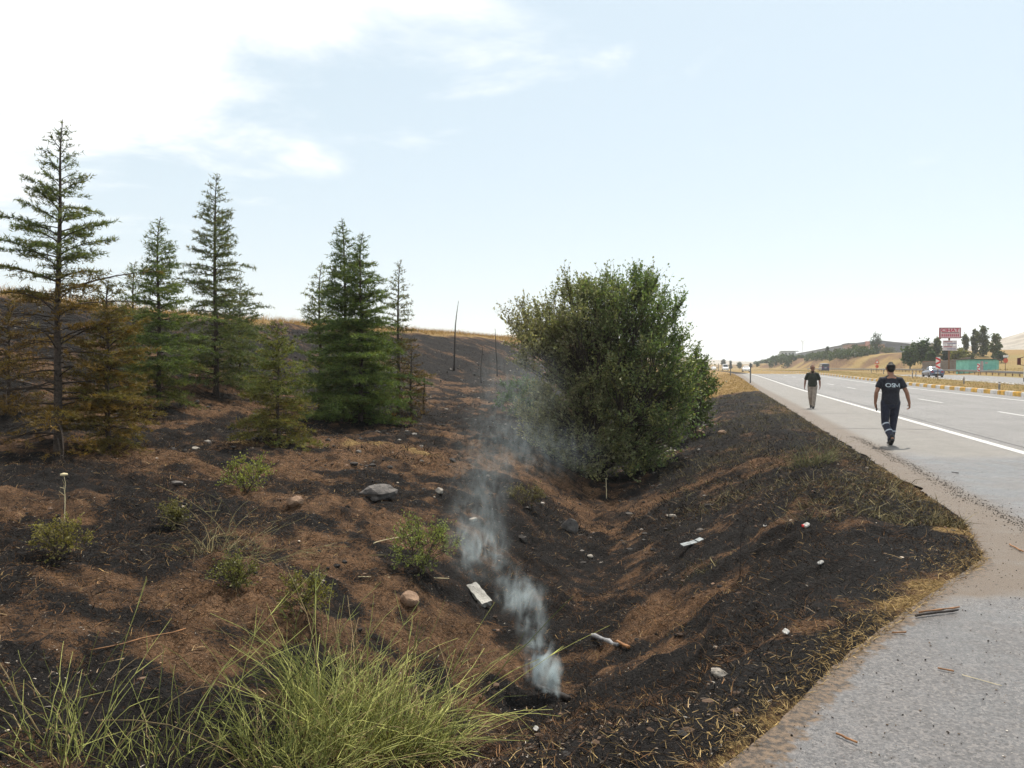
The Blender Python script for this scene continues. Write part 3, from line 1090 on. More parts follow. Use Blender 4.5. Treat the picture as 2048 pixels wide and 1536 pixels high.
attB = np.concatenate([attB, cB + (sprig - cB) * rB.uniform(1.03, 1.16, (90, 1)) + [0, 0, .08]])
attB = attB[attB[:, 2] > 0.12]


def bush_col(p, r, n):
    x = p[0] * IMG_R[0] + p[1] * IMG_R[1]
    hgt_ = p[2] / 5.4
    green = np.clip(0.45 + 0.28 * x + 0.5 * (hgt_ - 0.55) + r.normal(0, 0.22), 0, 1)
    g = np.array([0.135, 0.195, 0.064]) * r.uniform(0.7, 1.35, (n, 1))
    b = np.array([0.265, 0.245, 0.140]) * r.uniform(0.6, 1.35, (n, 1))
    y = np.array([0.36, 0.33, 0.11]) * r.uniform(0.7, 1.2, (n, 1))
    c_ = g * green + b * (1 - green)
    if r.random() < 0.18 and x > -0.3 and hgt_ < 0.6:
        c_ = 0.45 * c_ + 0.55 * y
    return c_


bushy('large_bush', (gb.x, gb.y, gb.z), attB, 51, 'big leafy bush growing out of the ditch, partly scorched', 'bush', 9, 12, 0.46, 12, 0.066, bush_col, r0=0.06, up=0.95)
# bush behind it, by the verge
g2 = on_ground(1388, 24.0)
D_2 = 24.0
yb2 = 735 + (CAM_H - g2.z) * F_PX / D_2
e2 = [(img_vec(px - 1388, yb2 - py, 0, D_2), np.array([rx / F_PX * D_2, rd, ry / F_PX * D_2])) for (px, py, rx, ry, rd) in
      [(1372, 800, 40, 60, .8), (1395, 780, 30, 55, .7), (1385, 730, 22, 40, .5), (1405, 815, 16, 40, .4)]]
bushy('leafy_bush', (g2.x, g2.y, g2.z), in_ellipsoids(e2, 110, rB), 52, 'light green bush peeking out behind the big one toward the road', 'bush', 5, 9, 0.34, 9, 0.075,
      lambda p, r, n: np.array([0.095, 0.125, 0.035]) * r.uniform(0.6, 1.3, (n, 1)), r0=0.035, up=0.6)
g3 = on_ground(1040, 25.5)
e3 = [((0, 0, .75), np.array([.85, .7, .6])), ((.5, 0, .5), np.array([.6, .6, .45]))]
bushy('leafy_bush', (g3.x, g3.y, g3.z), in_ellipsoids(e3, 70, rB), 53, 'low green bush veiled by smoke, left of the big one', 'bush', 4, 9, 0.3, 9, 0.07,
      lambda p, r, n: np.array([0.07, 0.115, 0.04]) * r.uniform(0.6, 1.3, (n, 1)), r0=0.03)

# small plants that came through the fire
SM = [(495, 985, 66, 45, (0.16, 0.17, 0.045), 'yellow green sapling standing alone on the black patch below the smallest cedar', 0.030),
      (850, 1150, 100, 62, (0.15, 0.17, 0.055), 'rounded olive green shrub on the ditch edge beside the white slab', 0.026),
      (468, 1178, 52, 36, (0.10, 0.10, 0.032), 'small scorched shrublet in the black patch, left of its neighbour', 0.022),
      (612, 1222, 58, 40, (0.13, 0.12, 0.035), 'small yellowing shrublet just above the tall broom', 0.022),
      (118, 1115, 60, 42, (0.15, 0.13, 0.04), 'straggling yellow shrublet near the frame edge', 0.024),
      (346, 1055, 44, 18, (0.11, 0.10, 0.035), 'narrow upright scorched seedling in the middle of the burnt flat', 0.022),
      (1050, 1010, 40, 34, (0.10, 0.085, 0.035), 'dull brownish shrublet at the front of the big bush', 0.026)]
for i, (px, py, hp, rp, colr, lab, lf) in enumerate(SM):
    g = ground(px, py)
    d = float((np.array(g) - ORI) @ FWD)
    hh, rr_ = hp / F_PX * d * 1.05, rp / F_PX * d
    e_ = [((0, 0, hh * 0.55), np.array([rr_, rr_, hh * 0.42]))]
    rr2 = np.random.default_rng(200 + i)
    cc = np.array(colr)
    bushy('small_shrub', (g.x, g.y, g.z), in_ellipsoids(e_, 46 if i == 1 else 26, rr2), 210 + i, lab, 'shrub', 4, 8, 0.10 + 0.10 * hh, 8, lf,
          lambda p, r, n, cc=cc: cc * r.uniform(0.8, 1.9, (n, 1)), group='small shrubs that survived the fire', r0=0.008, thin=0.0025, up=0.8)


# rush-like broom in the foreground
def broom(base, rad, n, lmin, lmax, seed, label, longs, colA=(0.070, 0.092, 0.022), colB=(0.46, 0.455, 0.14), spread=0.9, tall=0.0):
    r = np.random.default_rng(seed)
    root = empty('broom_shrub', base)
    tag(root, label, 'shrub', 'broom shrubs in the foreground')

    def stem(l, rad_, sp, thick):
        a_ = r.uniform(0, 6.28)
        rr_ = math.sqrt(r.random())
        p = np.array([math.cos(a_) * rr_ * rad[0], math.sin(a_) * rr_ * rad[1], 0])
        p[2] = float(H(base[0] + p[0], base[1] + p[1])) - base[2] - 0.02
        d_ = unit(np.array([p[0] / rad[0] * 0.7, p[1] / rad[1] * 0.7, 0]) * sp + r.normal(0, 0.35, 3) * sp + np.array([0, 0, 1.0]))
        s = np.linspace(0, 1, 8)[:, None]
        bend = r.normal(0, 0.36, 3) * l
        bend[2] = -abs(bend[2]) * 0.9
        P = p + d_ * l * s + bend * s * s * sp + r.normal(0, 0.006, (8, 3))
        f_ = r.uniform(0, 1)
        col_ = np.array(colA) * (1 - f_) + np.array(colB) * f_
        if r.random() < 0.13:
            col_ = np.array((0.30, 0.22, 0.11)) * r.uniform(0.5, 1.2)
        return P, np.linspace(thick, thick * 0.35, 8), col_
    b = MB()
    for k in range(n):
        P, rd, col_ = stem(r.uniform(lmin, lmax) * r.uniform(0.5, 1), rad, spread, r.uniform(0.0019, 0.0040))
        b.tube(P, rd, 3, col_, False)
        if r.random() < 0.6:          # side shoot
            j = r.integers(2, 6)
            dv = unit((P[j + 1] - P[j]) / np.linalg.norm(P[j + 1] - P[j]) + r.normal(0, 0.5, 3))
            l = r.uniform(0.06, 0.22)
            b.tube(np.stack([P[j], P[j] + dv * l * .5, P[j] + dv * l + [0, 0, -.01]]), [.002, .0015, .0007], 3, col_, False)
    o = b.build('stems', M_twig, root)
    o['kind'] = 'stuff'
    for k in range(longs):
        P, rd, col_ = stem(r.uniform(0.75, 1.0) * lmax * 1.35, rad, spread * (0.75 if k % 3 else 1.25), r.uniform(0.0026, 0.0044))
        q = MB().tube(P, rd, 4, col_, True)
        for j in r.integers(3, 7, 2):
            dv = unit((P[j] - P[j - 1]) * 8 + r.normal(0, 0.5, 3))
            l = r.uniform(0.08, 0.25)
            q.tube(np.stack([P[j], P[j] + dv * l * .5, P[j] + dv * l]), [.0025, .0018, .0008], 3, col_, False)
        q.build('stem', M_twig, root)
    return root


def place(px, py):
    return ground(px, py)


gq = place(750, 1490)
broom((gq.x, gq.y, gq.z), (0.52, 0.40), 950, 0.30, 0.92, 31, 'large tangled green broom in front, nearest to the smoke', 26)
gq = place(590, 1525)
broom((gq.x, gq.y, gq.z), (0.36, 0.28), 330, 0.30, 0.9, 32, 'green broom merging with the large one on its left', 16)
gq = place(130, 1520)
broom((gq.x, gq.y, gq.z), (0.28, 0.2), 55, 0.35, 0.85, 33, 'thin green broom in the bottom corner of the burnt bank', 9, spread=0.75)
gq = place(330, 1535)
broom((gq.x, gq.y, gq.z), (0.25, 0.2), 40, 0.35, 0.85, 34, 'sparse broom of few long stems between two fuller ones', 6, spread=0.75)
gq = place(1630, 930)
broom((gq.x, gq.y, gq.z), (0.35, 0.25), 170, 0.3, 0.6, 35, 'pale green weed tuft on the verge below the person in black', 8, colA=(0.09, .09, .035), colB=(.2, .2, .09))
gq = place(460, 1110)
broom((gq.x, gq.y, gq.z), (0.45, 0.25), 70, 0.3, 0.7, 36, 'dry arching stems over the black patch in the middle of the flat', 8, colA=(0.12, .10, .04), colB=(.24, .21, .10), spread=1.3)

# ------------------------------------------------------------------ ground litter that nobody could count
M_stub = attr_mat('stubble', 0.9, 0.0, 0.3, 9.0, 0.2)


def cover_at(X, Y):
    """char, straw at arbitrary points, from the land's own cover"""
    ix = np.clip(np.searchsorted(gx, X), 1, nX - 1)
    iy = np.clip(np.searchsorted(gy, Y), 1, nY - 1)
    k_ = iy * nX + ix
    return cov[k_, 0], cov[k_, 1]


def scatter(n, x0, x1, y0, y1, r, fall=0.0):
    X = r.uniform(x0, x1, n)
    Y = r.uniform(y0, y1, n) if not fall else y0 + (y1 - y0) * r.random(n) ** fall
    Xr = X - road_shift(Y)
    ok = (Xr < PAVE_X + 0.03 - 0.12 * rng.random(n)) & (Y > apron_y(X) - 0.15 + 0.3 * rng.random(n))
    return X[ok], Y[ok]


def blades(name, label, X, Y, hmin, hmax, wid, colf, r, lean=0.5, lift=0.0):
    n = len(X)
    Z = H(X, Y)
    Z = np.where((X < PAVE_X) & (Y < 12) & (Y < apron_y(X) + 0.3), np.maximum(Z, 0.0), Z) + lift
    P = np.stack([X, Y, Z - 0.005], -1)
    d = unit(np.stack([r.normal(0, lean, n), r.normal(0, lean, n), np.ones(n)], -1))
    L = r.uniform(hmin, hmax, (n, 1)) * r.uniform(0.5, 1, (n, 1))
    side = unit(np.cross(d, r.normal(0, 1, (n, 3)))) * wid / 2
    sag = np.stack([r.normal(0, .25, n), r.normal(0, .25, n), -np.abs(r.normal(0, .12, n))], -1) * L
    mid = P + d * L * 0.55
    tipp = P + d * L + sag
    Vv = np.stack([P - side, P + side, mid + side * .7, mid - side * .7, tipp], 1).reshape(-1, 3)
    b = np.arange(n)[:, None] * 5
    Ft = np.concatenate([b + [0, 1, 2], b + [0, 2, 3], b + [3, 2, 4]])
    o = link(name, mesh_np(name, Vv, Ft, False, np.repeat(colf(n), 5, 0)), M_stub)
    return tag(o, label, kind='stuff')


r = np.random.default_rng(300)


def tri(r, *cw):
    cols = np.array([c for c, w in cw])
    ws = np.array([w for c, w in cw], float)

    def f(n):
        k_ = r.choice(len(cols), n, p=ws / ws.sum())
        return cols[k_] * r.uniform(0.55, 1.4, (n, 1))
    return f


def pal(a_, b_, r):
    a_, b_ = np.array(a_), np.array(b_)
    return lambda n: a_ + (b_ - a_) * r.random((n, 1)) ** 1.3


X, Y = scatter(250000, -12, 2.6, 1.5, 21, r, 1.7)
ch, st = cover_at(X, Y)
keep = r.random(len(X)) < np.clip(ch * 1.1 - 0.1, 0.03, 1) * np.clip(fbm(X, Y, 0.5, 3, 5) + 0.75, 0.1, 1)
blades('burnt_stubble', 'black stubble of burnt grass covering the ground', X[keep], Y[keep], 0.025, 0.11, 0.005, tri(r, ((0.007, 0.0065, 0.0065), 6), ((0.03, 0.022, 0.017), 3), ((0.10, 0.055, 0.03), 2), ((0.30, 0.22, 0.14), .5)), r, 1.5)
X, Y = scatter(270000, -12, 2.6, 1.5, 26, r, 1.7)
ch, st = cover_at(X, Y)
keep = r.random(len(X)) < np.clip(0.8 - ch * 0.75, 0.06, 1) * np.clip(fbm(X, Y, 0.6, 3, 6) + 0.65, 0.0, 1)
blades('dry_litter', 'brown dead stalks and needles lying on the soil', X[keep], Y[keep], 0.03, 0.17, 0.0045, tri(r, ((0.016, 0.010, 0.007), 4), ((0.07, 0.034, 0.017), 4), ((0.19, 0.10, 0.045), 3), ((0.36, 0.25, 0.13), .8)), r, 2.2, 0.008)
X, Y = scatter(60000, -24, 1.5, 13, 62, r, 1.5)
ch, st = cover_at(X, Y)
keep = (st < 0.5) & (r.random(len(X)) < np.clip(fbm(X, Y, 2.0, 4, 15) + 0.55, 0.05, 1))
blades('burnt_stubble', 'charred grass tufts on the far burnt slope', X[keep], Y[keep], 0.06, 0.24, 0.013, tri(r, ((0.008, 0.007, 0.007), 6), ((0.05, 0.033, 0.022), 2), ((0.16, 0.11, 0.07), .5)), r, 1.1)
X, Y = scatter(120000, -10, 2.6, 1.6, 17, r, 1.6)
keep = r.random(len(X)) < np.clip(fbm(X, Y, 1.3, 4, 18) * 2.0 + 0.25 + 0.25 * (X > ditch_x(Y) + 0.5), 0.0, 1)
blades('scorched_grass', 'matted rusty brown scorched grass in patches on the banks', X[keep], Y[keep], 0.04, 0.15, 0.0042, tri(r, ((0.012, 0.009, 0.007), 3), ((0.065, 0.032, 0.015), 4), ((0.17, 0.088, 0.036), 3), ((0.38, 0.25, 0.11), 1)), r, 1.7, 0.004)
X, Y = scatter(60000, -11, 2.5, 1.6, 14, r, 1.6)
keep = r.random(len(X)) < np.clip(fbm(X, Y, 0.8, 4, 16) * 1.5 + 0.4, 0.03, 1)
blades('ash_flecks', 'pale flecks of ash and chaff on the char', X[keep], Y[keep], 0.008, 0.034, 0.006, tri(r, ((0.08, 0.06, 0.045), 5), ((0.22, 0.17, 0.13), 2), ((0.50, 0.44, 0.37), .7)), r, 4.0, 0.012)
# straw along the pavement edges
X = r.uniform(-1.6, 2.5, 190000)
Y = r.uniform(2.0, 14, 190000)
qd = np.minimum((Y - apron_y(X)) * 0.55, PAVE_X - X)
keep = (qd > -0.10) & (r.random(len(X)) < np.exp(-np.clip(qd, 0, 9) / 0.13) * np.clip(fbm(X, Y, 0.9, 3, 7) + 0.55, 0.02, 1))
blades('straw', 'pale straw scattered along the pavement edge', X[keep], Y[keep], 0.02, 0.11, 0.0034, pal((0.10, 0.055, 0.02), (0.55, 0.39, 0.17), r), r, 1.8, 0.006)
# half burnt weeds on the far verge
X, Y = scatter(26000, -4, 2.5, 8.5, 50, r, 1.6)
keep = (X > ditch_x(Y) + 1.0) & (r.random(len(X)) < np.clip(fbm(X, Y, 1.6, 4, 8) * 1.6 + 0.5, 0, 1))
blades('verge_weeds', 'half burnt olive and tan weeds on the road verge', X[keep], Y[keep], 0.08, 0.34, 0.008, pal((0.05, 0.045, 0.022), (0.27, 0.22, 0.11), r), r, 1.1)
X, Y = scatter(9000, 0.6, 2.5, 8.5, 50, r, 1.5)
keep = (X > 2.05 + 0.4 * fbm(X, Y, 1.2, 3, 9))
blades('verge_grass', 'thin dry grass along the shoulder edge', X[keep], Y[keep], 0.05, 0.22, 0.007, pal((0.05, 0.045, 0.02), (0.28, 0.21, 0.10), r), r, 0.8)
# golden field above the crest and along the distant verge
n = 32000
Y = 6 + 110 * r.random(n) ** 1.3
X = ditch_x(Y) - 16.8 - 6 * r.random(n) ** 1.8
keep = cover_at(X, Y)[1] > 0.35
blades('golden_grass', 'tall dry golden grass along the crest above the burnt slope', X[keep], Y[keep], 0.22, 0.62, 0.016, pal((0.24, 0.14, 0.045), (0.58, 0.38, 0.14), r), r, 0.35)
n = 26000
Y = 48 + 90 * r.random(n) ** 1.4
X = r.uniform(-9, 2.4, n) + road_shift(Y)
keep = cover_at(X, Y)[1] > 0.4
blades('golden_grass', 'short dry yellow grass on the unburnt verge before the far traffic', X[keep], Y[keep], 0.12, 0.36, 0.022, pal((0.26, 0.17, 0.06), (0.54, 0.38, 0.15), r), r, 0.4)
n = 22000
Y = 22 + 260 * r.random(n) ** 1.5
X = r.uniform(16.7, 25.2, n) + road_shift(Y)
blades('median_grass', 'dry yellow grass on the median strip', X, Y, 0.08, 0.26, 0.028, pal((0.20, 0.16, 0.05), (0.50, 0.37, 0.14), r), r, 0.4)
n = 14000
Y = 60 + 260 * r.random(n) ** 1.3
X = r.uniform(39.2, 46, n) + road_shift(Y)
blades('roadside_grass', 'pale dry grass behind the guard rail', X, Y, 0.15, 0.5, 0.04, pal((0.28, 0.20, 0.08), (0.58, 0.45, 0.20), r), r, 0.4)

# stones: a mass of pebbles, then the ones that can be told apart
ico_bm = bmesh.new()
bmesh.ops.create_icosphere(ico_bm, subdivisions=1, radius=1)
ICO_V = np.array([v.co[:] for v in ico_bm.verts])
ICO_F = np.array([[v.index for v in f.verts] for f in ico_bm.faces])
ico_bm.free()
ico_bm = bmesh.new()
bmesh.ops.create_icosphere(ico_bm, subdivisions=3, radius=1)
ICO3_V = np.array([v.co[:] for v in ico_bm.verts])
ICO3_F = np.array([[v.index for v in f.verts] for f in ico_bm.faces])
ico_bm.free()
M_peb = attr_mat('pebble_stone', 0.85, 0.0, 0.2, 20.0, 0.3)


def pebbles(name, label, X, Y, smin, smax, colf, r, lift=0.0):
    n = len(X)
    S = (smin + (smax - smin) * r.random(n) ** 2.5)[:, None, None] * r.uniform(0.55, 1.3, (n, 1, 3))
    Vv = ICO_V[None] * (1 + r.normal(0, 0.16, (n, 12 if len(ICO_V) == 12 else len(ICO_V), 1))) * S
    Vv[:, :, 2] *= 0.65
    a_ = r.uniform(0, 6.28, n)
    ca, sa = np.cos(a_)[:, None], np.sin(a_)[:, None]
    Vx = Vv[:, :, 0] * ca - Vv[:, :, 1] * sa
    Vy = Vv[:, :, 0] * sa + Vv[:, :, 1] * ca
    Z = H(X, Y) + lift if lift is not None else np.zeros(n) + 0.004
    Vv = np.stack([Vx + X[:, None], Vy + Y[:, None], Vv[:, :, 2] + Z[:, None]], -1)
    Ft = (ICO_F[None] + (np.arange(n) * len(ICO_V))[:, None, None]).reshape(-1, 3)
    o = link(name, mesh_np(name, Vv.reshape(-1, 3), Ft, False, np.repeat(colf(n), len(ICO_V), 0)), M_peb)
    return tag(o, label, kind='stuff')


X, Y = scatter(15000, -12, 2.4, 1.6, 17, r, 1.6)
keep = r.random(len(X)) < np.clip(fbm(X, Y, 0.9, 4, 17) * 1.8 + 0.35, 0.02, 1)
X, Y = X[keep], Y[keep]
pal4 = lambda a_, b_: (lambda n: np.array(a_) + (np.array(b_) - np.array(a_)) * r.random((n, 1)) ** 6)
pebbles('pebbles', 'small clods and pebbles strewn over the burnt ground', X, Y, 0.004, 0.034, tri(r, ((0.014, 0.012, 0.011), 5), ((0.07, 0.042, 0.026), 4), ((0.16, 0.10, 0.066), 2), ((0.34, 0.28, 0.22), .35)), r, -0.004)
X, Y = scatter(4200, -24, 0, 11, 55, r, 1.2)
pebbles('pebbles', 'pale stones dotted over the far burnt slope', X, Y, 0.012, 0.085, pal4((0.035, 0.03, 0.027), (0.36, 0.32, 0.28)), r)
# grit on the wet pavement and in the dark seam along the shoulder
n = 16000
X = r.uniform(-0.4, 5.5, n)
Y = r.uniform(2.0, 15, n)
keep = (Y < apron_y(np.minimum(X, 2.49)) - 0.02) | (X > 2.55)
keep &= r.random(n) < np.clip(0.75 - 0.11 * (Y - apron_y(np.minimum(X, 2.49))) * (X < 2.5) - (X > 3.4) * 0.62, 0.05, 1)
pebbles('grit', 'grit and mud crumbs on the wet pavement', X[keep], Y[keep], 0.0012, 0.0060, tri(r, ((0.025, 0.018, 0.014), 5), ((0.12, 0.08, 0.05), 3), ((0.40, 0.36, 0.32), 1.2)), r, None)
n = 3600
Y = 4 + 16 * r.random(n) ** 1.2
X = 3.02 + r.normal(0, 0.075, n) + 0.06 * fbm(Y, Y * 0, 1.0, 2, 4)
pebbles('gravel', 'dark gravel swept into a strip along the shoulder', X, Y, 0.003, 0.010, pal((0.018, 0.015, 0.014), (0.10, 0.085, 0.075), r), r, None)

# ------------------------------------------------------------------ rocks and rubbish, one by one
def rock_mat(name, a_, b_):
    t = NT(name)
    f1 = t.noise(9, 6, 0.65, t.tc.outputs['Object'])
    f2 = t.noise(45, 3, 0.6, t.tc.outputs['Object'])
    c = t.mix(t.ramp(f1, 0.3, 0.7), a_, b_)
    c = t.mix(t.ramp(f2, 0.62, 0.72), c, tuple(x * 0.35 for x in a_))
    t.set('Base Color', c)
    t.set('Roughness', 0.88)
    t.bump(t.math('ADD', f1, t.math('MULTIPLY', f2, 0.4)), 0.7, 0.02)
    return t.m


M_rpale = rock_mat('pale_stone', (0.17, 0.145, 0.12), (0.40, 0.355, 0.30))
M_rgrey = rock_mat('grey_stone', (0.045, 0.040, 0.037), (0.15, 0.132, 0.12))
M_rbrown = rock_mat('brown_stone', (0.13, 0.075, 0.045), (0.30, 0.19, 0.12))
M_rconc = rock_mat('old_concrete', (0.20, 0.19, 0.17), (0.42, 0.40, 0.36))


def rock(px, py, w, seed, label, m, flat=0.55, asp=0.7, rz=None, name='rock', cat='rock', group='stones lying on the burnt ground'):
    g = ground(px, py)
    d = float((np.array(g) - ORI) @ FWD)
    R_ = w / 2 / F_PX * d
    r = np.random.default_rng(seed)
    Vv = ICO3_V.copy()
    for k in range(7):                              # chop with random planes: angular stone
        nrm = unit(r.normal(0, 1, 3))
        off = r.uniform(0.55, 0.85)
        dd = Vv @ nrm - off
        Vv = Vv - np.clip(dd, 0, None)[:, None] * nrm * 0.9
    Vv *= 1 + 0.06 * (np.sin(Vv @ r.normal(0, 4, 3)) + np.sin(Vv @ r.normal(0, 9, 3)) * 0.5)[:, None]
    Vv *= np.array([1, asp, flat]) * R_
    rz = r.uniform(-0.5, 0.5) + YAW if rz is None else rz
    o = link(name, mesh_np(name, Vv, ICO3_F, False), m, None, (g.x, g.y, g.z + R_ * flat * 0.35), (r.normal(0, .12), r.normal(0, .12), rz))
    return tag(o, label, cat, group)


rock(757, 995, 78, 1, 'dark grey boulder with a flat top left of the smoke', M_rgrey, 0.5, 0.6)
rock(592, 1008, 36, 2, 'brown boulder half buried left of the dark grey one', M_rbrown, 0.75, 0.8)
rock(945, 1042, 20, 3, 'pale oval stone at the head of the rising smoke', M_rpale, 0.6, 0.6)
rock(1342, 906, 26, 5, 'pale flat stone under the roadward edge of the big bush', M_rpale, 0.4, 0.7)
rock(1330, 897, 26, 6, 'greyish stone right behind the pale flat one by the big bush', M_rpale, 0.4, 0.7)
rock(1342, 1033, 24, 7, 'long pale stone in the ditch floor before the big bush', M_rpale, 0.3, 0.4)
rock(1440, 1352, 42, 8, 'cream angular stone lying in char near the pavement', M_rpale, 0.5, 0.6)
rock(1180, 1115, 14, 10, 'small yellowish stone alone on the black ditch floor', M_rpale, 0.7, 0.8)
rock(388, 898, 24, 11, 'pale flat stone on brown soil between two green cedars', M_rpale, 0.35, 0.6)
rock(355, 968, 32, 12, 'flat grey stone lying on the burnt flat below the cedars', M_rgrey, 0.3, 0.5)
rock(820, 1205, 44, 14, 'brown clod of earth jutting from the ditch edge above the broom', M_rbrown, 0.8, 0.8, name='earth_clod', cat='clod')
rock(1420, 852, 34, 15, 'flat slab stone in the rubble below the road verge', M_rgrey, 0.3, 0.6)
rock(1398, 868, 26, 16, 'brown stone in the rubble nearest to the big bush', M_rbrown, 0.5, 0.7)
rock(1445, 868, 24, 17, 'lower brown stone of the rubble below the verge', M_rbrown, 0.5, 0.7)
rock(880, 985, 18, 18, 'pointed pale stone standing above the ditch', M_rpale, 0.9, 0.6)
rock(1000, 1115, 16, 22, 'grey stone wrapped in the smoke', M_rgrey, 0.6, 0.7)
rock(1140, 1062, 40, 23, 'thin black plate of stone standing in the ditch', M_rgrey, 0.9, 0.25)

# broken concrete slab
g = ground(958, 1198)
d = float((np.array(g) - ORI) @ FWD)
bm = bmesh.new()
bmesh.ops.create_cube(bm, size=1)
bmesh.ops.subdivide_edges(bm, edges=bm.edges, cuts=5, use_grid_fill=True)
for v in bm.verts:
    v.co.x *= 0.36
    v.co.y *= 0.125
    v.co.z *= 0.06
    k = 0.005
    v.co += Vector((k * math.sin(v.co.y * 90 + v.co.z * 50), k * math.sin(v.co.x * 60 + v.co.z * 70), 0.4 * k * math.sin(v.co.x * 40 + v.co.y * 55)))
me = bpy.data.meshes.new('concrete_slab')
bm.to_mesh(me)
bm.free()
slab = link('concrete_slab', me, M_rconc, None, (g.x, g.y, g.z + 0.045), (R(10), R(20), R(-42)))
tag(slab, 'white broken concrete slab lying on the ditch side by the smoke', 'slab')


def stick(px0, py0, px1, py1, rad, label, m, name='stick', cat='stick', group='sticks on the pavement', lift=0.0, pave=True):
    def gp(px, py):
        v = FWD + (px - 1024) / F_PX * RGT + (768 - py) / F_PX * UPV
        if pave:
            tt_ = -CAM_H / v[2]
            return ORI + v * tt_
        return np.array(ground(px, py))
    a_, b_ = gp(px0, py0), gp(px1, py1)
    n = 7
    s = np.linspace(0, 1, n)[:, None]
    rr_ = np.random.default_rng(int(px0 + py0))
    P = a_ + (b_ - a_) * s
    L = np.linalg.norm(b_ - a_)
    P += rr_.normal(0, 0.012 * L, (n, 3)) * [1, 1, 0.3]
    P[:, 2] += rad + 0.003 + lift
    ctr = P.mean(0)
    ctr[2] -= rad
    rad = rad * (0.62 if pave else 0.85)
    rads = rad * rr_.uniform(0.65, 1.15, n)
    o = MB().tube(P - ctr, rads, 7).build(name, m, None, True, tuple(ctr))
    return tag(o, label, cat, group)


M_wood = mat('split_wood', (0.26, 0.125, 0.052), 0.75, 0.3, 12)
M_straw1 = mat('straw_stalk', (0.60, 0.50, 0.30), 0.7, 0.15, 12)
M_ash = rock_mat('ashen_wood', (0.10, 0.10, 0.105), (0.34, 0.34, 0.35))
stick(1840, 1228, 1918, 1218, 0.011, 'orange split stick on the tip of the charred one at the black patch', M_wood)
stick(1830, 1236, 1915, 1224, 0.014, 'charred stick lying along the orange one by the black patch', M_char)
stick(1784, 1269, 1812, 1268, 0.009, 'short orange stick where the wet pavement meets the soil', M_wood)
stick(1876, 1340, 1908, 1346, 0.008, 'short brown stick in the middle of the wet pavement', M_wood)
stick(1925, 1352, 2004, 1374, 0.0035, 'long pale straw stalk on the wet pavement', M_straw1, cat='straw', name='straw_stalk')
stick(1672, 1472, 1714, 1490, 0.009, 'orange stick nearest to the camera on the pavement', M_wood)
stick(2020, 1092, 2046, 1106, 0.012, 'reddish stick at the frame edge by the gravel strip', M_wood)
stick(1903, 946, 1918, 948, 0.012, 'black stick on the wet shoulder behind the person in black', M_char)
stick(1186, 1276, 1236, 1296, 0.028, 'ashen half burnt log on the ditch floor', M_ash, 'burnt_log', 'log', 'burnt wood in the ditch', 0.0, False)
stick(1234, 1288, 1258, 1300, 0.022, 'rusty brown log end beside the ashen log', M_wood, 'burnt_log', 'log', 'burnt wood in the ditch', 0.0, False)
stick(1072, 1382, 1138, 1406, 0.034, 'charred smouldering log under the smoke', M_char, 'burnt_log', 'log', 'burnt wood in the ditch', 0.0, False)
g = ground(1383, 1090)
o = MB().box((0, 0, 0), (.30, .075, .012)).box((.12, 0, .012), (.10, .07, .012), 0.2).build('metal_strip', mat('dull_metal', (0.15, 0.17, 0.18), 0.6, 0.3, 6, metal=0.2), None, False, (g.x, g.y, g.z + .03), (R(12), R(-8), R(38)))
tag(o, 'silvery metal strip lying on the bank below the verge', 'metal strip')
stick(715, 1160, 900, 1162, 0.006, 'long bare pale twig lying below the olive shrub', M_straw1, 'twig', 'twig', 'bare twigs on the ground', 0.02, False)
stick(745, 1092, 822, 1072, 0.006, 'forked pale twig poking out of the olive shrub', M_straw1, 'twig', 'twig', 'bare twigs on the ground', 0.02, False)
stick(180, 1312, 372, 1268, 0.006, 'long tan twig lying on soil left of the broom', M_wood, 'twig', 'twig', 'bare twigs on the ground', 0.03, False)
stick(1500, 1115, 1545, 1092, 0.006, 'dark forked twig on the black bank', M_char, 'twig', 'twig', 'bare twigs on the ground', 0.04, False)

# charred stalks standing in the ditch
STALKS = [(1030, 1228, 1060, 1110, 'bent black stalk rising through the smoke'), (955, 1160, 930, 1085, 'pair of thin black stalks left of the smoke'),
          (1180, 1424, 1168, 1310, 'straight black stalk right of the smoking log'), (1070, 1370, 1095, 1265, 'thin black stalk inside the lower smoke'),
          (1213, 995, 1212, 955, 'pale bare stalk before the big bush'), (130, 1065, 128, 945, 'tall dry thistle stalk with a yellow head near the frame edge'),
          (1090, 1240, 1110, 1170, 'leaning black stalk in the upper puff of smoke'), (1480, 1150, 1482, 1030, 'thin black stalk alone on the verge slope')]
for i, (x0, y0, x1, y1, lab) in enumerate(STALKS):
    g = ground(x0, y0)
    d = float((np.array(g) - ORI) @ FWD)
    tip_ = np.array(at(x1, y1, d * 1.01)) - np.array(g)
    s = np.linspace(0, 1, 8)[:, None]
    rr_ = np.random.default_rng(400 + i)
    P = tip_ * s + rr_.normal(0, 0.006, (8, 3)) * s
    pale_ = i in (4, 5)
    root = tag(empty('burnt_stalk', (g.x, g.y, g.z - 0.02)), lab, 'stalk', 'stalks standing after the fire')
    MB().tube(P, np.linspace(0.006, 0.0025, 8) * (d / 8) ** 0.6, 5).build('stem', M_straw1 if pale_ else M_char, root, True)
    tw = MB()
    for k in range(5):
        u = rr_.uniform(0.35, 0.98)
        p = tip_ * u
        dv = unit(tip_ + rr_.normal(0, 0.35, 3)) * rr_.uniform(0.04, 0.12)
        MB().tube(np.stack([p, p + dv]), [0.003, 0.0015], 4).build('side_twig', M_straw1 if pale_ else M_char, root)
    if i == 5:
        MB().add(ICO_V * [0.04, 0.04, 0.018] + tip_, ICO_F).build('flower_head', M_straw1, root, True)

# litter
M_wpaper = mat('white_paper', (0.40, 0.385, 0.36), 0.6, 0.1, 10)
M_redp = mat('red_print', (0.60, 0.03, 0.03), 0.5, 0.1, 10)


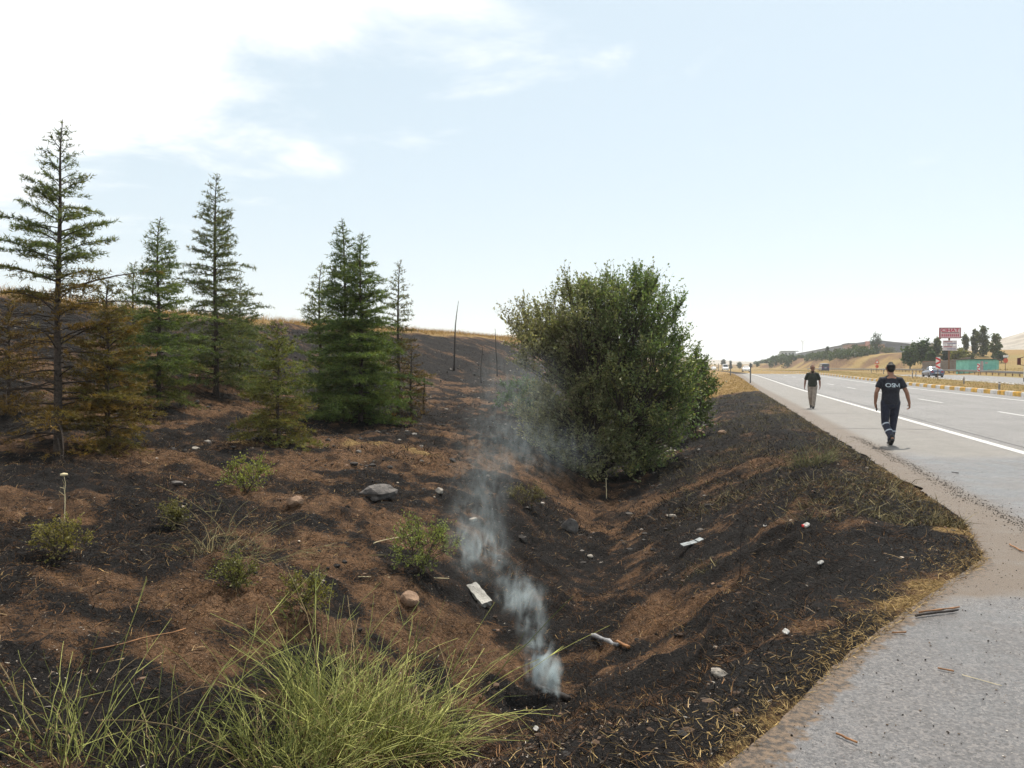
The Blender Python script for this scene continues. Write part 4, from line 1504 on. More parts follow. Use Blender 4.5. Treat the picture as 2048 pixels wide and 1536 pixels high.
def litter(px, py, sx, sy, sz, label, red=False, rz=0.3, tilt=0.35):
    g = ground(px, py)
    root = tag(empty('litter', (g.x, g.y, g.z), rz), label, 'litter', 'rubbish on the verge')
    bm = bmesh.new()
    bmesh.ops.create_cube(bm, size=1)
    bmesh.ops.subdivide_edges(bm, edges=bm.edges, cuts=3, use_grid_fill=True)
    for v in bm.verts:
        v.co = Vector((v.co.x * sx, v.co.y * sy, v.co.z * sz))
        v.co.z += 0.18 * sx * math.sin(v.co.x / sx * 4.5 + v.co.y / sy * 2) + tilt * v.co.y
        v.co.x += 0.10 * sx * math.sin(v.co.y / sy * 5)
    me = bpy.data.meshes.new('crumpled_sheet')
    bm.to_mesh(me)
    bm.free()
    link('crumpled_sheet', me, M_wpaper, root, (0, 0, sz + tilt * sy * 0.6 + 0.01))
    if red:
        MB().box((0, 0, 0), (sx * 0.34, sy * 0.9, sz * 1.4)).build('red_flap', M_redp, root, False, (-sx * 0.56, 0, sz + tilt * sy * 0.6))
    return root


litter(1613, 1056, 0.06, 0.04, 0.014, 'white packet with a red end on the verge slope', True)
litter(1641, 1130, 0.055, 0.024, 0.008, 'crumpled white scrap lowest on the black verge')
litter(1572, 1270, 0.038, 0.03, 0.006, 'small white paper beside the brown strip near the pavement', False, 0.8)
litter(1072, 1462, 0.04, 0.03, 0.004, 'white scrap of paper at the bottom near the broom', False, 1.2)
litter(1530, 1055, 0.04, 0.03, 0.008, 'grey white scrap between the metal strip and the red packet', False, 0.2)

# ------------------------------------------------------------------ people
def capsule_chain(pts, radii, sides=14, dome=1.0):
    """loft through points; radii may be (rx, ry) pairs; ends rounded"""
    P = np.asarray(pts, float)
    n = len(P)
    Rr = np.array([(q, q) if np.isscalar(q) else q for q in radii], float)
    T = np.gradient(P, axis=0)
    T = unit(T)
    ref = np.array([0, 1.0, 0])
    Vv = []
    rings = []

    def ring(c, t_, rx, ry):
        A = np.cross(ref, t_)
        if np.linalg.norm(A) < 0.15:
            A = np.cross(np.array([0, 0, 1.0]), t_)
        A = unit(A)
        B = np.cross(t_, A)
        ang = np.arange(sides) * 2 * np.pi / sides
        return c + np.cos(ang)[:, None] * A * rx + np.sin(ang)[:, None] * B * ry
    r0_ = Rr[0].min()
    r1_ = Rr[-1].min()
    for f_ in (0.95, 0.7, 0.35):
        k_ = math.sqrt(1 - f_ * f_)
        rings.append(ring(P[0] - T[0] * r0_ * f_ * dome, T[0], Rr[0][0] * k_, Rr[0][1] * k_))
    for i in range(n):
        rings.append(ring(P[i], T[i], *Rr[i]))
    for f_ in (0.35, 0.7, 0.95):
        k_ = math.sqrt(1 - f_ * f_)
        rings.append(ring(P[-1] + T[-1] * r1_ * f_ * dome, T[-1], Rr[-1][0] * k_, Rr[-1][1] * k_))
    Vv = np.concatenate(rings)
    m = len(rings)
    i, j = np.meshgrid(np.arange(m - 1), np.arange(sides), indexing='ij')
    a_ = (i * sides + j).ravel()
    b_ = (i * sides + (j + 1) % sides).ravel()
    F4 = np.stack([a_, b_, b_ + sides, a_ + sides], -1)
    F_ = np.concatenate([F4[:, [0, 1, 2]], F4[:, [0, 2, 3]]])
    jj_ = np.arange(1, sides - 1)
    F_ = np.concatenate([F_, np.stack([np.zeros_like(jj_), jj_ + 1, jj_], -1), np.stack([np.zeros_like(jj_) + (m - 1) * sides, (m - 1) * sides + jj_, (m - 1) * sides + jj_ + 1], -1)])
    return Vv, F_


def fused(name, chains, voxel, m, parent, smooth=4, dec=0.5):
    """one continuous surface out of overlapping lofts"""
    b = MB()
    for ch in chains:
        b.add(*capsule_chain(*ch))
    tmp = bpy.data.objects.new('tmp', mesh_np('tmp', np.concatenate(b.V), np.concatenate(b.F)))
    C.objects.link(tmp)
    md = tmp.modifiers.new('r', 'REMESH')
    md.mode = 'VOXEL'
    md.voxel_size = voxel
    md2 = tmp.modifiers.new('s', 'SMOOTH')
    md2.iterations = smooth
    md3 = tmp.modifiers.new('d', 'DECIMATE')
    md3.ratio = dec
    dg = bpy.context.evaluated_depsgraph_get()
    me = bpy.data.meshes.new_from_object(tmp.evaluated_get(dg))
    bpy.data.objects.remove(tmp, do_unlink=True)
    me.name = name
    me.materials.clear()
    me.polygons.foreach_set('use_smooth', np.ones(len(me.polygons), bool))
    return link(name, me, m, parent)


M_skin = mat('skin', (0.30, 0.155, 0.10), 0.55, 0.08, 10)
M_skin2 = mat('tanned_skin', (0.21, 0.105, 0.07), 0.55, 0.08, 10)
M_hair = mat('dark_hair', (0.014, 0.011, 0.010), 0.6, 0.3, 40)
M_hair2 = mat('greying_hair', (0.055, 0.048, 0.042), 0.6, 0.3, 40)


def cloth(name, c, sc=16):
    t = NT(name)
    f = t.noise(sc, 4, 0.6, t.tc.outputs['Object'])
    t.set('Base Color', t.mix(t.ramp(f, 0.3, 0.7), tuple(x * 0.8 for x in c), tuple(x * 1.2 for x in c)))
    t.set('Roughness', 0.85)
    t.b.inputs['Sheen Weight'].default_value = 0.12
    fold = t.noise(7, 3, 0.5, t.tc.outputs['Object'], 1.2)
    t.bump(fold, 0.6, 0.05)
    return t.m


def person(base, rz, label, J, top_m, trouser_m, shoe_m, skin_m, hair_m, hair_full, H_=1.76, collar=False, sleeve=0.62):
    """J: joints in metres, x = the person's right when facing +y"""
    root = tag(empty('person', base, rz), label, 'person', None)
    head = np.array(J['head'])
    nk = np.array(J['neck'])
    ch = []
    face = J.get('face', (0, 1, 0))
    fy = np.array(face, float)
    # torso, neck, head
    pel, chest, sh = np.array(J['pelvis']), np.array(J['chest']), np.array(J['shoulders'])
    ch.append(([pel + [0, 0, -.06], pel, (pel + chest) / 2 + [0, .01, 0], chest, sh], [(.15, .11), (.165, .125), (.15, .11), (.175, .12), (.15, .085)]))
    ch.append(([sh + [0, 0, -.02], nk, head + [0, 0, -.09]], [.078, .063, .062]))
    hf = fy * 0.01
    ch.append(([head + [0, 0, -.09] + fy * .035, head + [0, 0, -.04] + fy * .02, head, head + [0, 0, .05], head + [0, 0, .088]],
               [(.056, .060), (.073, .086), (.081, .098), (.078, .094), (.048, .064)]))
    ch.append(([head + fy * .085 + [0, 0, .012], head + fy * .108 + [0, 0, -.018], head + fy * .098 + [0, 0, -.03]], [.010, .015, .012]))        # nose
    ch.append(([head + fy * .085 + [0, 0, -.072], head + fy * .088 + [0, 0, -.09]], [.018, .014]))                                                # mouth and chin
    ch.append(([head + fy * .078 + [0, 0, .03] - np.array([.04, 0, 0]), head + fy * .082 + [0, 0, .03] + np.array([.04, 0, 0])], [.011, .011]))    # brow
    rt = np.array([fy[1], -fy[0], 0])
    for sg in (-1, 1):
        e_ = head + rt * sg * .084 - fy * .005
        ch.append(([e_ + [0, 0, -.025], e_ + [0, 0, .02] + rt * sg * .008], [(.010, .018), (.010, .022)]))
        k_ = 'l' if sg < 0 else 'r'
        s_, el, wr, hd = (np.array(J[x + k_]) for x in ('sh_', 'el_', 'wr_', 'hd_'))
        ch.append(([sh + [sg * .09, 0, -.01], s_, (s_ + el) / 2, el, (el * .6 + wr * .4), wr], [.060, .058, .048, .041, .040, .027]))
        hdir = unit(hd - wr)
        inward = np.array([-sg, 0, 0.0])
        fwd_ = unit(np.cross(hdir, inward) * (-sg))
        if fwd_[1] < 0:
            fwd_ = -fwd_
        palm_c = wr + hdir * .045
        ch.append(([wr, palm_c, wr + hdir * .085], [(.024, .028), (.018, .040), (.016, .038)], 10))
        curl = J.get('curl_' + k_, 0.35)
        for q, (ln, off) in enumerate(((.068, .029), (.077, .010), (.071, -.010), (.056, -.029))):
            p0 = wr + hdir * .082 + fwd_ * off
            d1 = unit(hdir + inward * curl * .6)
            d2 = unit(hdir * (1 - curl * .5) + inward * curl * 1.3)
            d3 = unit(hdir * (1 - curl) + inward * curl * 2.0)
            ch.append(([p0, p0 + d1 * ln * .45, p0 + d1 * ln * .45 + d2 * ln * .32, p0 + d1 * ln * .45 + d2 * ln * .32 + d3 * ln * .25], [.0095, .009, .0085, .0075], 8))
        p0 = wr + hdir * .03 + fwd_ * .030
        ch.append(([p0, p0 + unit(fwd_ + hdir * .8 + inward * .3) * .032, p0 + unit(fwd_ * .6 + hdir + inward * .5) * .06], [.013, .011, .009], 8))
        hp, kn, an, toe = (np.array(J[x + k_]) for x in ('hip_', 'kn_', 'an_', 'toe_'))
        ch.append(([hp + [0, 0, .04], hp, (hp + kn) / 2, kn, kn * .65 + an * .35, an], [.09, .088, .072, .056, .054, .036]))
        ch.append(([an + (an - toe) * .35 + [0, 0, -.03], an * .5 + toe * .5 + [0, 0, -.0], toe], [(.035, .03), (.04, .032), (.036, .022)], 10))
    body = fused('body', ch, 0.0075, skin_m, root, 3, 0.45)
    # clothes
    cl = [([pel + [0, 0, -.09], pel, (pel + chest) / 2 + [0, .01, 0], chest, sh + [0, 0, .005], sh + [0, 0, .035]], [(.180, .138), (.182, .142), (.172, .128), (.188, .134), (.150, .096), (.080, .075)], 18, .08)]
    for sg in (-1, 1):
        k_ = 'l' if sg < 0 else 'r'
        s_, el = np.array(J['sh_' + k_]), np.array(J['el_' + k_])
        e2 = s_ + (el - s_) * sleeve
        cl.append(([sh + [sg * .08, 0, -.015], s_, (s_ + e2) / 2, e2], [.075, .074, .072, .071], 14, .12))
        cl.append(([sh + [sg * .03, 0, .055], sh + [sg * .11, 0, .012], s_ + [0, 0, .005]], [.048, .05, .055]))
    fused('shirt', cl, 0.011, top_m, root, 4, 0.5)
    if collar:
        cl = [([nk + [0, 0, -.035], nk + [0, 0, -.005]], [(.075, .075), (.070, .07)])]
        fused('collar', cl, 0.012, top_m, root, 2, 0.6)
    tr_ = [([pel + [0, 0, -.08], pel + [0, 0, .05]], [(.168, .128), (.166, .122)])]
    for sg in (-1, 1):
        k_ = 'l' if sg < 0 else 'r'
        hp, kn, an = (np.array(J[x + k_]) for x in ('hip_', 'kn_', 'an_'))
        tr_.append(([hp + [0, 0, .02], hp, (hp + kn) / 2, kn, kn * .5 + an * .5, an * .93 + kn * .07], [.102, .102, .090, .076, .072, .068]))
    fused('trousers', tr_, 0.011, trouser_m, root, 4, 0.5)
    for sg in (-1, 1):
        k_ = 'l' if sg < 0 else 'r'
        an, toe = np.array(J['an_' + k_]), np.array(J['toe_' + k_])
        dn = np.array([0, 0, -.0])
        hl = an + unit((an - toe) * [1, 1, .3]) * .045
        fused('shoe', [([hl + [0, 0, -.045], an * .55 + toe * .45 + [0, 0, -.008], toe + [0, 0, .004]], [(.042, .040), (.050, .042), (.044, .030)], 12),
                       ([an + [0, 0, -.03], an + [0, 0, .05]], [(.052, .056), (.052, .056)], 12)], 0.009, shoe_m, root, 3, 0.5)
    hc = head + [0, 0, .028] - fy * .014
    fused('hair', [([hc + [0, 0, -.045 if hair_full else -.02] - fy * .03, hc + [0, 0, 0] - fy * .012, hc + [0, 0, .04], hc + [0, 0, .062]],
                    [(.076, .074), (.089, .102), (.082, .094), (.050, .060)])], 0.009, hair_m, root, 3, 0.6)
    for sg in (-1, 1):
        MB().add(ICO3_V * .011 + head + fy * .083 + rt * sg * .032 + [0, 0, .008], ICO3_F).build('eye', M_hair, root, True)
    return root


M_navy = cloth('black_navy_tshirt', (0.012, 0.013, 0.022))
M_navyt = cloth('navy_work_trousers', (0.014, 0.017, 0.035))
M_boot = mat('black_boots', (0.012, 0.012, 0.013), 0.5, 0.2, 10)
M_olive = cloth('dark_olive_shirt', (0.022, 0.026, 0.018))
M_beige = cloth('beige_trousers', (0.27, 0.225, 0.185))

J1 = dict(head=(0, .02, 1.635), neck=(0, 0, 1.50), shoulders=(0, -.01, 1.40), chest=(0, -.01, 1.24), pelvis=(0, 0, .97),
          sh_l=(-.185, -.01, 1.385), el_l=(-.285, -.03, 1.13), wr_l=(-.285, .06, .89), hd_l=(-.27, .09, .80), curl_l=0.55,
          sh_r=(.185, -.01, 1.385), el_r=(.300, -.05, 1.13), wr_r=(.375, .02, .90), hd_r=(.385, .04, .81), curl_r=0.7,
          hip_l=(-.095, 0, .90), kn_l=(-.095, .03, .47), an_l=(-.035, -.27, .17), toe_l=(-.03, -.17, .045),
          hip_r=(.095, 0, .90), kn_r=(.085, .10, .49), an_r=(.035, .10, .085), toe_r=(.04, .26, .035), face=(0, 1, 0))
p1 = person((3.42, 17.85, 0.0), R(4), 'person in black T-shirt and navy work trousers walking away on the shoulder', J1, M_navy, M_navyt, M_boot, M_skin, M_hair, True)
J2 = dict(head=(0, .02, 1.63), neck=(0, 0, 1.49), shoulders=(0, -.01, 1.40), chest=(0, 0, 1.24), pelvis=(0, 0, .97),
          sh_l=(-.18, -.01, 1.385), el_l=(-.265, -.05, 1.12), wr_l=(-.285, .10, .90), hd_l=(-.28, .13, .81), curl_l=0.5,
          sh_r=(.18, -.01, 1.385), el_r=(.275, -.03, 1.12), wr_r=(.295, .06, .88), hd_r=(.30, .08, .79), curl_r=0.5,
          hip_l=(-.09, 0, .90), kn_l=(-.075, .12, .49), an_l=(-.04, .16, .085), toe_l=(-.04, .31, .035),
          hip_r=(.09, 0, .90), kn_r=(.085, .02, .47), an_r=(.055, -.20, .14), toe_r=(.06, -.08, .04), face=unit(np.array([-0.45, .9, 0])))
p2 = person((3.50, 33.3, 0.0), R(172), 'person in dark olive shirt and beige trousers walking toward the camera', J2, M_olive, M_beige, M_boot, M_skin2, M_hair2, False, sleeve=0.85, collar=True)


# printed back of the T-shirt
def wrap_text(txt, size, cx, cz, m, target, parent, name, bold=0.0):
    cu = bpy.data.curves.new('t', 'FONT')
    cu.body = txt
    cu.size = size
    cu.align_x = 'CENTER'
    cu.align_y = 'CENTER'
    cu.offset = bold
    cu.resolution_u = 4
    tmp = bpy.data.objects.new('t', cu)
    C.objects.link(tmp)
    dg = bpy.context.evaluated_depsgraph_get()
    me = bpy.data.meshes.new_from_object(tmp.evaluated_get(dg))
    bpy.data.objects.remove(tmp, do_unlink=True)
    bm = bmesh.new()
    bm.from_mesh(me)
    bmesh.ops.triangulate(bm, faces=bm.faces)
    bmesh.ops.subdivide_edges(bm, edges=[e for e in bm.edges if e.calc_length() > 0.03], cuts=2)
    bmesh.ops.triangulate(bm, faces=bm.faces)
    bm.to_mesh(me)
    bm.free()
    tv = bvhtree.BVHTree.FromPolygons([v.co[:] for v in target.data.vertices], [p.vertices[:] for p in target.data.polygons])
    for v in me.vertices:
        x, z = v.co.x * 1.18 + cx, v.co.y + cz
        hit = tv.ray_cast(Vector((x, -1, z)), Vector((0, 1, 0)))
        v.co = Vector((x, (hit[0].y if hit[0] else -0.14) - 0.006, z))
    return link(name, me, m, parent)


shirt1 = [c for c in p1.children if c.name.startswith('shirt')][0]
M_print = mat('pale_print', (0.50, 0.56, 0.60), 0.7, 0.05, 10)
M_print2 = mat('faint_print', (0.060, 0.062, 0.075), 0.8, 0.05, 10)
wrap_text('OS', 0.118, -0.045, 1.275, M_print, shirt1, p1, 'shirt_print', 0.002)
bw, bh, sw = 0.104, 0.083, 0.019
for (xa, za, xb, zb) in ((0, -.5, 0, .5), (0, .5, .5, -.35), (.5, -.35, 1, .5), (1, .5, 1, -.5)):
    pa, pb = np.array([.045 + xa * bw, 1.275 + za * bh]), np.array([.045 + xb * bw, 1.275 + zb * bh])
    Q = []
    for f_ in np.linspace(0, 1, 5):
        c_ = pa + (pb - pa) * f_
        Q += [(c_[0] - sw / 2, c_[1]), (c_[0] + sw / 2, c_[1])]
    tvv = bvhtree.BVHTree.FromPolygons([v.co[:] for v in shirt1.data.vertices], [p.vertices[:] for p in shirt1.data.polygons])
    Q3 = []
    for x_, z_ in Q:
        hit = tvv.ray_cast(Vector((x_, -1, z_)), Vector((0, 1, 0)))
        Q3.append((x_, (hit[0].y if hit[0] else -.14) - .006, z_))
    link('shirt_print', mesh_np('shirt_print', Q3, np.array([[2 * k, 2 * k + 1, 2 * k + 3, 2 * k + 2] for k in range(4)])), M_print, p1)
MB().box((-.03, -.143, 1.205), (.13, .006, .010)).build('faint_line', M_print2, p1)
# reflective bands on the lower legs
M_refl = mat('reflective_band', (0.40, 0.44, 0.50), 0.35, 0.05, 10)
for kn, an, f_ in ((J1['kn_l'], J1['an_l'], 0.12), (J1['kn_l'], J1['an_l'], 0.55), (J1['kn_r'], J1['an_r'], 0.45)):
    kn, an = np.array(kn), np.array(an)
    c_ = kn + (an - kn) * f_
    d_ = unit(an - kn)
    V_, F_ = tube(np.stack([c_ - d_ * .016, c_ + d_ * .016]), .081 - .006 * f_, 18, False)
    link('reflective_band', mesh_np('reflective_band', V_, F_, True), M_refl, p1)
# phone in the hand
ph = MB().box((0, 0, 0), (.012, .07, .14)).build('phone', M_boot, None)
M1 = Matrix.Translation(p1.location) @ Matrix.Rotation(p1.rotation_euler.z, 4, 'Z')
ph.location = M1 @ Vector((-.252, .095, .80))
ph.rotation_euler = (R(-20), 0, p1.rotation_euler.z)
tag(ph, 'dark phone held in the hand of the person in black', 'phone')

# ------------------------------------------------------------------ vehicles
M_glass = mat('car_glass', (0.03, 0.035, 0.04), 0.15, 0.1, 4, spec=0.35)
M_tyre = mat('tyre_rubber', (0.02, 0.02, 0.021), 0.8, 0.2, 8)
M_rim = mat('wheel_rim', (0.35, 0.36, 0.37), 0.35, 0.1, 8, metal=0.7)
M_lampw = mat('headlamp_glass', (0.70, 0.72, 0.74), 0.15, 0.05, 8)
M_lampr = mat('tail_lamp', (0.35, 0.015, 0.015), 0.25, 0.1, 8)
M_plate = mat('number_plate', (0.70, 0.70, 0.68), 0.5, 0.05, 8)
M_black = mat('black_trim', (0.018, 0.018, 0.019), 0.6, 0.2, 8)


def paint(name, c, rough=0.28):
    if name in MATS:
        return MATS[name]
    t = NT(name)
    f = t.noise(3, 4, 0.6, t.tc.outputs['Object'])
    t.set('Base Color', t.mix(t.ramp(f, 0.3, 0.7), tuple(x * 0.92 for x in c), c))
    t.set('Roughness', rough)
    t.b.inputs['Coat Weight'].default_value = 0.6
    t.b.inputs['Coat Roughness'].default_value = 0.08
    MATS[name] = t.m
    return t.m


def loft_sections(secs):
    """secs: list of (y, [(half-width, z) from sill to top centre]) mirrored in x"""
    k_ = len(secs[0][1])
    rows = []
    for y, prof in secs:
        left = [(-w, y, z) for w, z in prof]
        right = [(w, y, z) for w, z in prof[::-1]]
        rows.append(left + right)
    A = np.array(rows, float)
    m, n = A.shape[:2]
    V_ = A.reshape(-1, 3)
    F_ = []
    for i in range(m - 1):
        for j in range(n):
            j2 = (j + 1) % n
            F_.append([i * n + j, i * n + j2, (i + 1) * n + j2, (i + 1) * n + j])
    F_ = np.array(F_)
    F3 = np.concatenate([F_[:, [0, 1, 2]], F_[:, [0, 2, 3]]])
    jj_ = np.arange(1, n - 1)
    caps = np.concatenate([np.stack([0 * jj_, jj_ + 1, jj_], -1), np.stack([0 * jj_ + (m - 1) * n, (m - 1) * n + jj_, (m - 1) * n + jj_ + 1], -1)])
    return V_, np.concatenate([F3, caps])


def wheel(root, x, y, r_, w=0.2):
    s = 20
    ang = np.linspace(0, 2 * np.pi, s, endpoint=False)
    prof = [(-w / 2, r_ * .6), (-w / 2, r_ * .93), (-w * .35, r_), (w * .35, r_), (w / 2, r_ * .93), (w / 2, r_ * .6)]
    V_ = np.array([[px, math.cos(a_) * pr, math.sin(a_) * pr] for px, pr in prof for a_ in ang])
    F_ = []
    for i in range(len(prof) - 1):
        for j in range(s):
            F_.append([i * s + j, i * s + (j + 1) % s, (i + 1) * s + (j + 1) % s, (i + 1) * s + j])
    t_ = link('wheel', mesh_np('tyre', V_, np.array(F_), True), M_tyre, root, (x, y, r_))
    b = MB()
    b.tube(np.array([[-w * .38, 0, 0], [w * .38, 0, 0]]), r_ * .62, 16)
    b.tube(np.array([[-w * .5, 0, 0], [w * .5, 0, 0]]), r_ * .16, 10)
    for k in range(5):
        a_ = k * 2 * np.pi / 5
        b.box((0, math.cos(a_) * r_ * .34, math.sin(a_) * r_ * .34), (w * .92, .05, .05))
    b.build('rim', M_rim, t_, True)


def car(label, loc, rz, colr, pname, kind='sedan', group=None, cat='car', name='car'):
    """front faces +y"""
    root = tag(empty(name, loc, rz), label, cat, group)
    m = paint(pname, colr)
    if kind == 'sedan':
        L, W, Hb, Ht = 4.5, .88, .92, 1.46
        ys_ = [-2.25, -2.18, -1.9, -1.2, 0, 1.0, 1.75, 2.12, 2.25]
        top = [.78, .98, 1.02, .98, .93, .90, .82, .72, .58]
        wid = [.80, .86, .88, .89, .90, .89, .88, .84, .74]
        gl = [(-1.75, 1.00, .66), (-1.05, 1.40, .58), (-.2, Ht, .57), (.35, 1.42, .57), (1.05, .93, .66)]
    elif kind == 'hatch':
        L, W, Hb, Ht = 4.1, .88, .92, 1.5
        ys_ = [-2.05, -2.0, -1.8, -1.2, 0, .95, 1.6, 1.95, 2.05]
        top = [.95, 1.0, 1.0, .98, .95, .92, .84, .74, .6]
        wid = [.80, .86, .88, .89, .90, .89, .87, .83, .74]
        gl = [(-1.95, 1.0, .66), (-1.75, 1.42, .58), (-.6, Ht, .57), (.3, 1.46, .57), (1.05, .94, .66)]
    else:  # van
        L, W, Hb, Ht = 5.2, .97, 1.15, 2.15
        ys_ = [-2.6, -2.55, -2.2, -1.2, 0, 1.2, 1.9, 2.4, 2.6]
        top = [1.2, 1.22, 1.22, 1.22, 1.22, 1.2, 1.12, .98, .7]
        wid = [.93, .96, .97, .97, .97, .97, .95, .9, .82]
        gl = [(-2.58, 1.18, .90), (-2.5, 2.05, .82), (-.6, Ht, .82), (1.0, 2.1, .80), (1.95, 1.12, .80)]
    secs = [(y, [(w * .82, .22), (w, .36), (w, t_ * .72), (w * .965, t_ * .92), (w * .86, t_)]) for y, t_, w in zip(ys_, top, wid)]
    V_, F_ = loft_sections(secs)
    body = link('body', mesh_np('body', V_, F_, False), m, root)
    # cabin: pillars and roof in paint, glazing inset
    gs = [(y, [(wid[4] * .93 if z < Ht - .25 else w + .10, top[4] * .9), (w + .10 if z < Ht - .25 else w + .10, (z + top[4] * .9) / 2), (w + .02, z - .03), (w * .7, z)]) for y, z, w in gl]
    V_, F_ = loft_sections(gs)
    link('cabin', mesh_np('cabin', V_, F_, False), m, root)
    (y0, z0, w0), (y1, z1, w1) = gl[0], gl[1]
    (y3, z3, w3), (y4, z4, w4) = gl[3], gl[4]

    def pane(nm, ya, za, wa, yb, zb, wb, off):
        a0, a1 = .12, .86
        P = []
        for f_, w_ in ((a0, .9), (a1, .9)):
            y = ya + (yb - ya) * f_
            z = za + (zb - za) * f_
            w = (wa + (wb - wa) * f_) * w_
            P += [(-w, y, z), (w, y, z)]
        P = np.array(P, float)
        nrm = unit(np.array([0, (zb - za), -(yb - ya)]) * off)
        Q = np.concatenate([P + nrm * .012, P - nrm * .05])
        F4 = np.array([[0, 1, 3, 2], [4, 6, 7, 5], [0, 2, 6, 4], [1, 5, 7, 3], [2, 3, 7, 6], [0, 4, 5, 1]])
        link(nm, mesh_np(nm, Q, F4), M_glass, root)
    pane('rear_window', y0, z0, w0, y1, z1, w1, -1)
    pane('windscreen', y3, z3, w3, y4, z4, w4, -1)
    zb_, zt_ = top[4] * .98, Ht - .13
    for sg in (-1, 1):
        for (ya, yb) in ((y1 - .25, -.12), (-.02, y3 + .28)):
            w_b, w_t = gl[2][2] + .105, gl[2][2] + .06
            Q = np.array([[sg * (w_b + .012), ya, zb_], [sg * (w_b + .012), yb + (.18 if yb > 0 else 0), zb_], [sg * (w_t + .012), yb - .05, zt_], [sg * (w_t + .012), ya + .12, zt_],
                          [sg * (w_b - .05), ya, zb_], [sg * (w_b - .05), yb + (.18 if yb > 0 else 0), zb_], [sg * (w_t - .05), yb - .05, zt_], [sg * (w_t - .05), ya + .12, zt_]])
            link('side_window', mesh_np('side_window', Q, np.array([[0, 1, 2, 3], [7, 6, 5, 4], [0, 4, 5, 1], [3, 2, 6, 7], [0, 3, 7, 4], [1, 5, 6, 2]])), M_glass, root)
        wr_ = .33 if kind != 'van' else .36
        for yw in (ys_[0] + .85, ys_[-1] - .85):
            wheel(root, sg * (wid[4] - .10), yw, wr_)
        MB().box((0, 0, 0), (.34, .05, .13)).build('headlight', M_lampw, root, False, (sg * wid[-1] * .72, ys_[-1] - .03, top[-1] + .06))
        MB().box((0, 0, 0), (.30, .05, .16)).build('tail_light', M_lampr, root, False, (sg * wid[0] * .76, ys_[0] - .005, top[0] * .96))
        MB().box((0, 0, 0), (.20, .10, .13)).build('side_mirror', m, root, False, (sg * (wid[5] + .10), y4 - .35, top[5] + .12))
    MB().box((0, 0, 0), (1.5 * wid[0], .05, .20)).build('rear_bumper', M_black, root, False, (0, ys_[0] - .005, .36))
    MB().box((0, 0, 0), (.52, .03, .12)).build('number_plate', M_plate, root, False, (0, ys_[0] - .025, top[0] * .78))
    MB().box((0, 0, 0), (1.2 * wid[-1], .05, .16)).build('grille', M_black, root, False, (0, ys_[-1] - .005, .44))
    MB().box((0, 0, 0), (.52, .03, .11)).build('number_plate', M_plate, root, False, (0, ys_[-1] + .025, .42))
    return root


def on_road(Xr, Y):
    return (Xr + float(road_shift(Y)), Y, float(road_z(Y)))


def head(Y):
    return -math.atan2(float(road_shift(Y + 2) - road_shift(Y - 2)), 4)


car('blue grey sedan driving away beyond the guard posts', on_road(27.9, 117), head(117), (0.10, 0.125, 0.20), 'blue_grey_paint', 'sedan')
car('dark blue van far away on the opposite carriageway', on_road(30.5, 224), head(224), (0.035, 0.04, 0.12), 'dark_blue_paint', 'van', cat='van', name='van')
car('white sedan coming nearest on the near carriageway', on_road(8.2, 196), head(196) + math.pi, (0.80, 0.80, 0.80), 'white_paint', 'sedan', 'oncoming white vehicles')
car('white van following the nearest white sedan', on_road(7.9, 268), head(268) + math.pi, (0.78, 0.78, 0.78), 'white_paint', 'van', 'oncoming white vehicles', 'van', 'van')
car('white car behind the white van, near the big bush', on_road(7.9, 318), head(318) + math.pi, (0.78, 0.78, 0.78), 'white_paint', 'hatch', 'oncoming white vehicles')
car('dark grey van farthest in the traffic line, at the bush edge', on_road(7.9, 352), head(352) + math.pi, (0.06, 0.06, 0.065), 'grey_paint', 'van', None, 'van', 'van')

# lorry at the frame edge
root = tag(empty('lorry', on_road(27.6, 80.0), head(80)), 'white lorry with dark red mirrors at the frame edge', 'lorry')
M_cab = paint('lorry_paint', (0.62, 0.66, 0.68), 0.4)
M_mir = mat('mirror_housing', (0.10, 0.025, 0.022), 0.5, 0.1, 6)
secs = [(y, [(1.2, .55), (1.25, .75), (1.25, 1.6), (1.23, z * .93), (1.1, z)]) for y, z in ((-2.2, 3.05), (-2.0, 3.15), (-.5, 3.15), (-.12, 3.0), (0, 1.9), (.02, 1.1))]
V_, F_ = loft_sections(secs)
link('cab', mesh_np('cab', V_, F_), M_cab, root)
MB().box((0, 0, 0), (2.2, .05, .85)).build('windscreen', M_glass, root, False, (0, -.02, 2.3), (R(-7), 0, 0))
for sg in (-1, 1):
    MB().box((0, 0, 0), (.04, .8, .7)).build('side_window', M_glass, root, False, (sg * 1.245, -.75, 2.2))
    o = MB().box((0, 0, 0), (.26, .16, .62)).build('side_mirror', M_mir, root, False, (sg * 1.62, .05, 2.15))
    b = MB()
    b.tube(np.array([[sg * -.05, -.02, .3], [sg * -.4, -.15, .42]]), .03, 6)
    b.tube(np.array([[sg * -.05, -.02, -.3], [sg * -.4, -.15, -.36]]), .03, 6)
    b.build('mirror_arm', M_mir, o)
    for yw in (-1.0, -6.2, -9.4):
        wheel(root, sg * 1.08, yw, .50, .3)
    MB().box((0, 0, 0), (.4, .06, .2)).build('headlight', M_lampw, root, False, (sg * .85, .02, .85))
MB().box((0, 0, 0), (2.3, 9.0, .25)).build('chassis', M_black, root, False, (0, -6.0, .8))
MB().box((0, 0, 0), (2.5, 8.2, 2.6)).build('cargo_box', M_cab, root, False, (0, -6.6, 2.25))
MB().box((0, 0, 0), (2.45, .3, .42)).build('bumper', M_black, root, False, (0, -.02, .52))

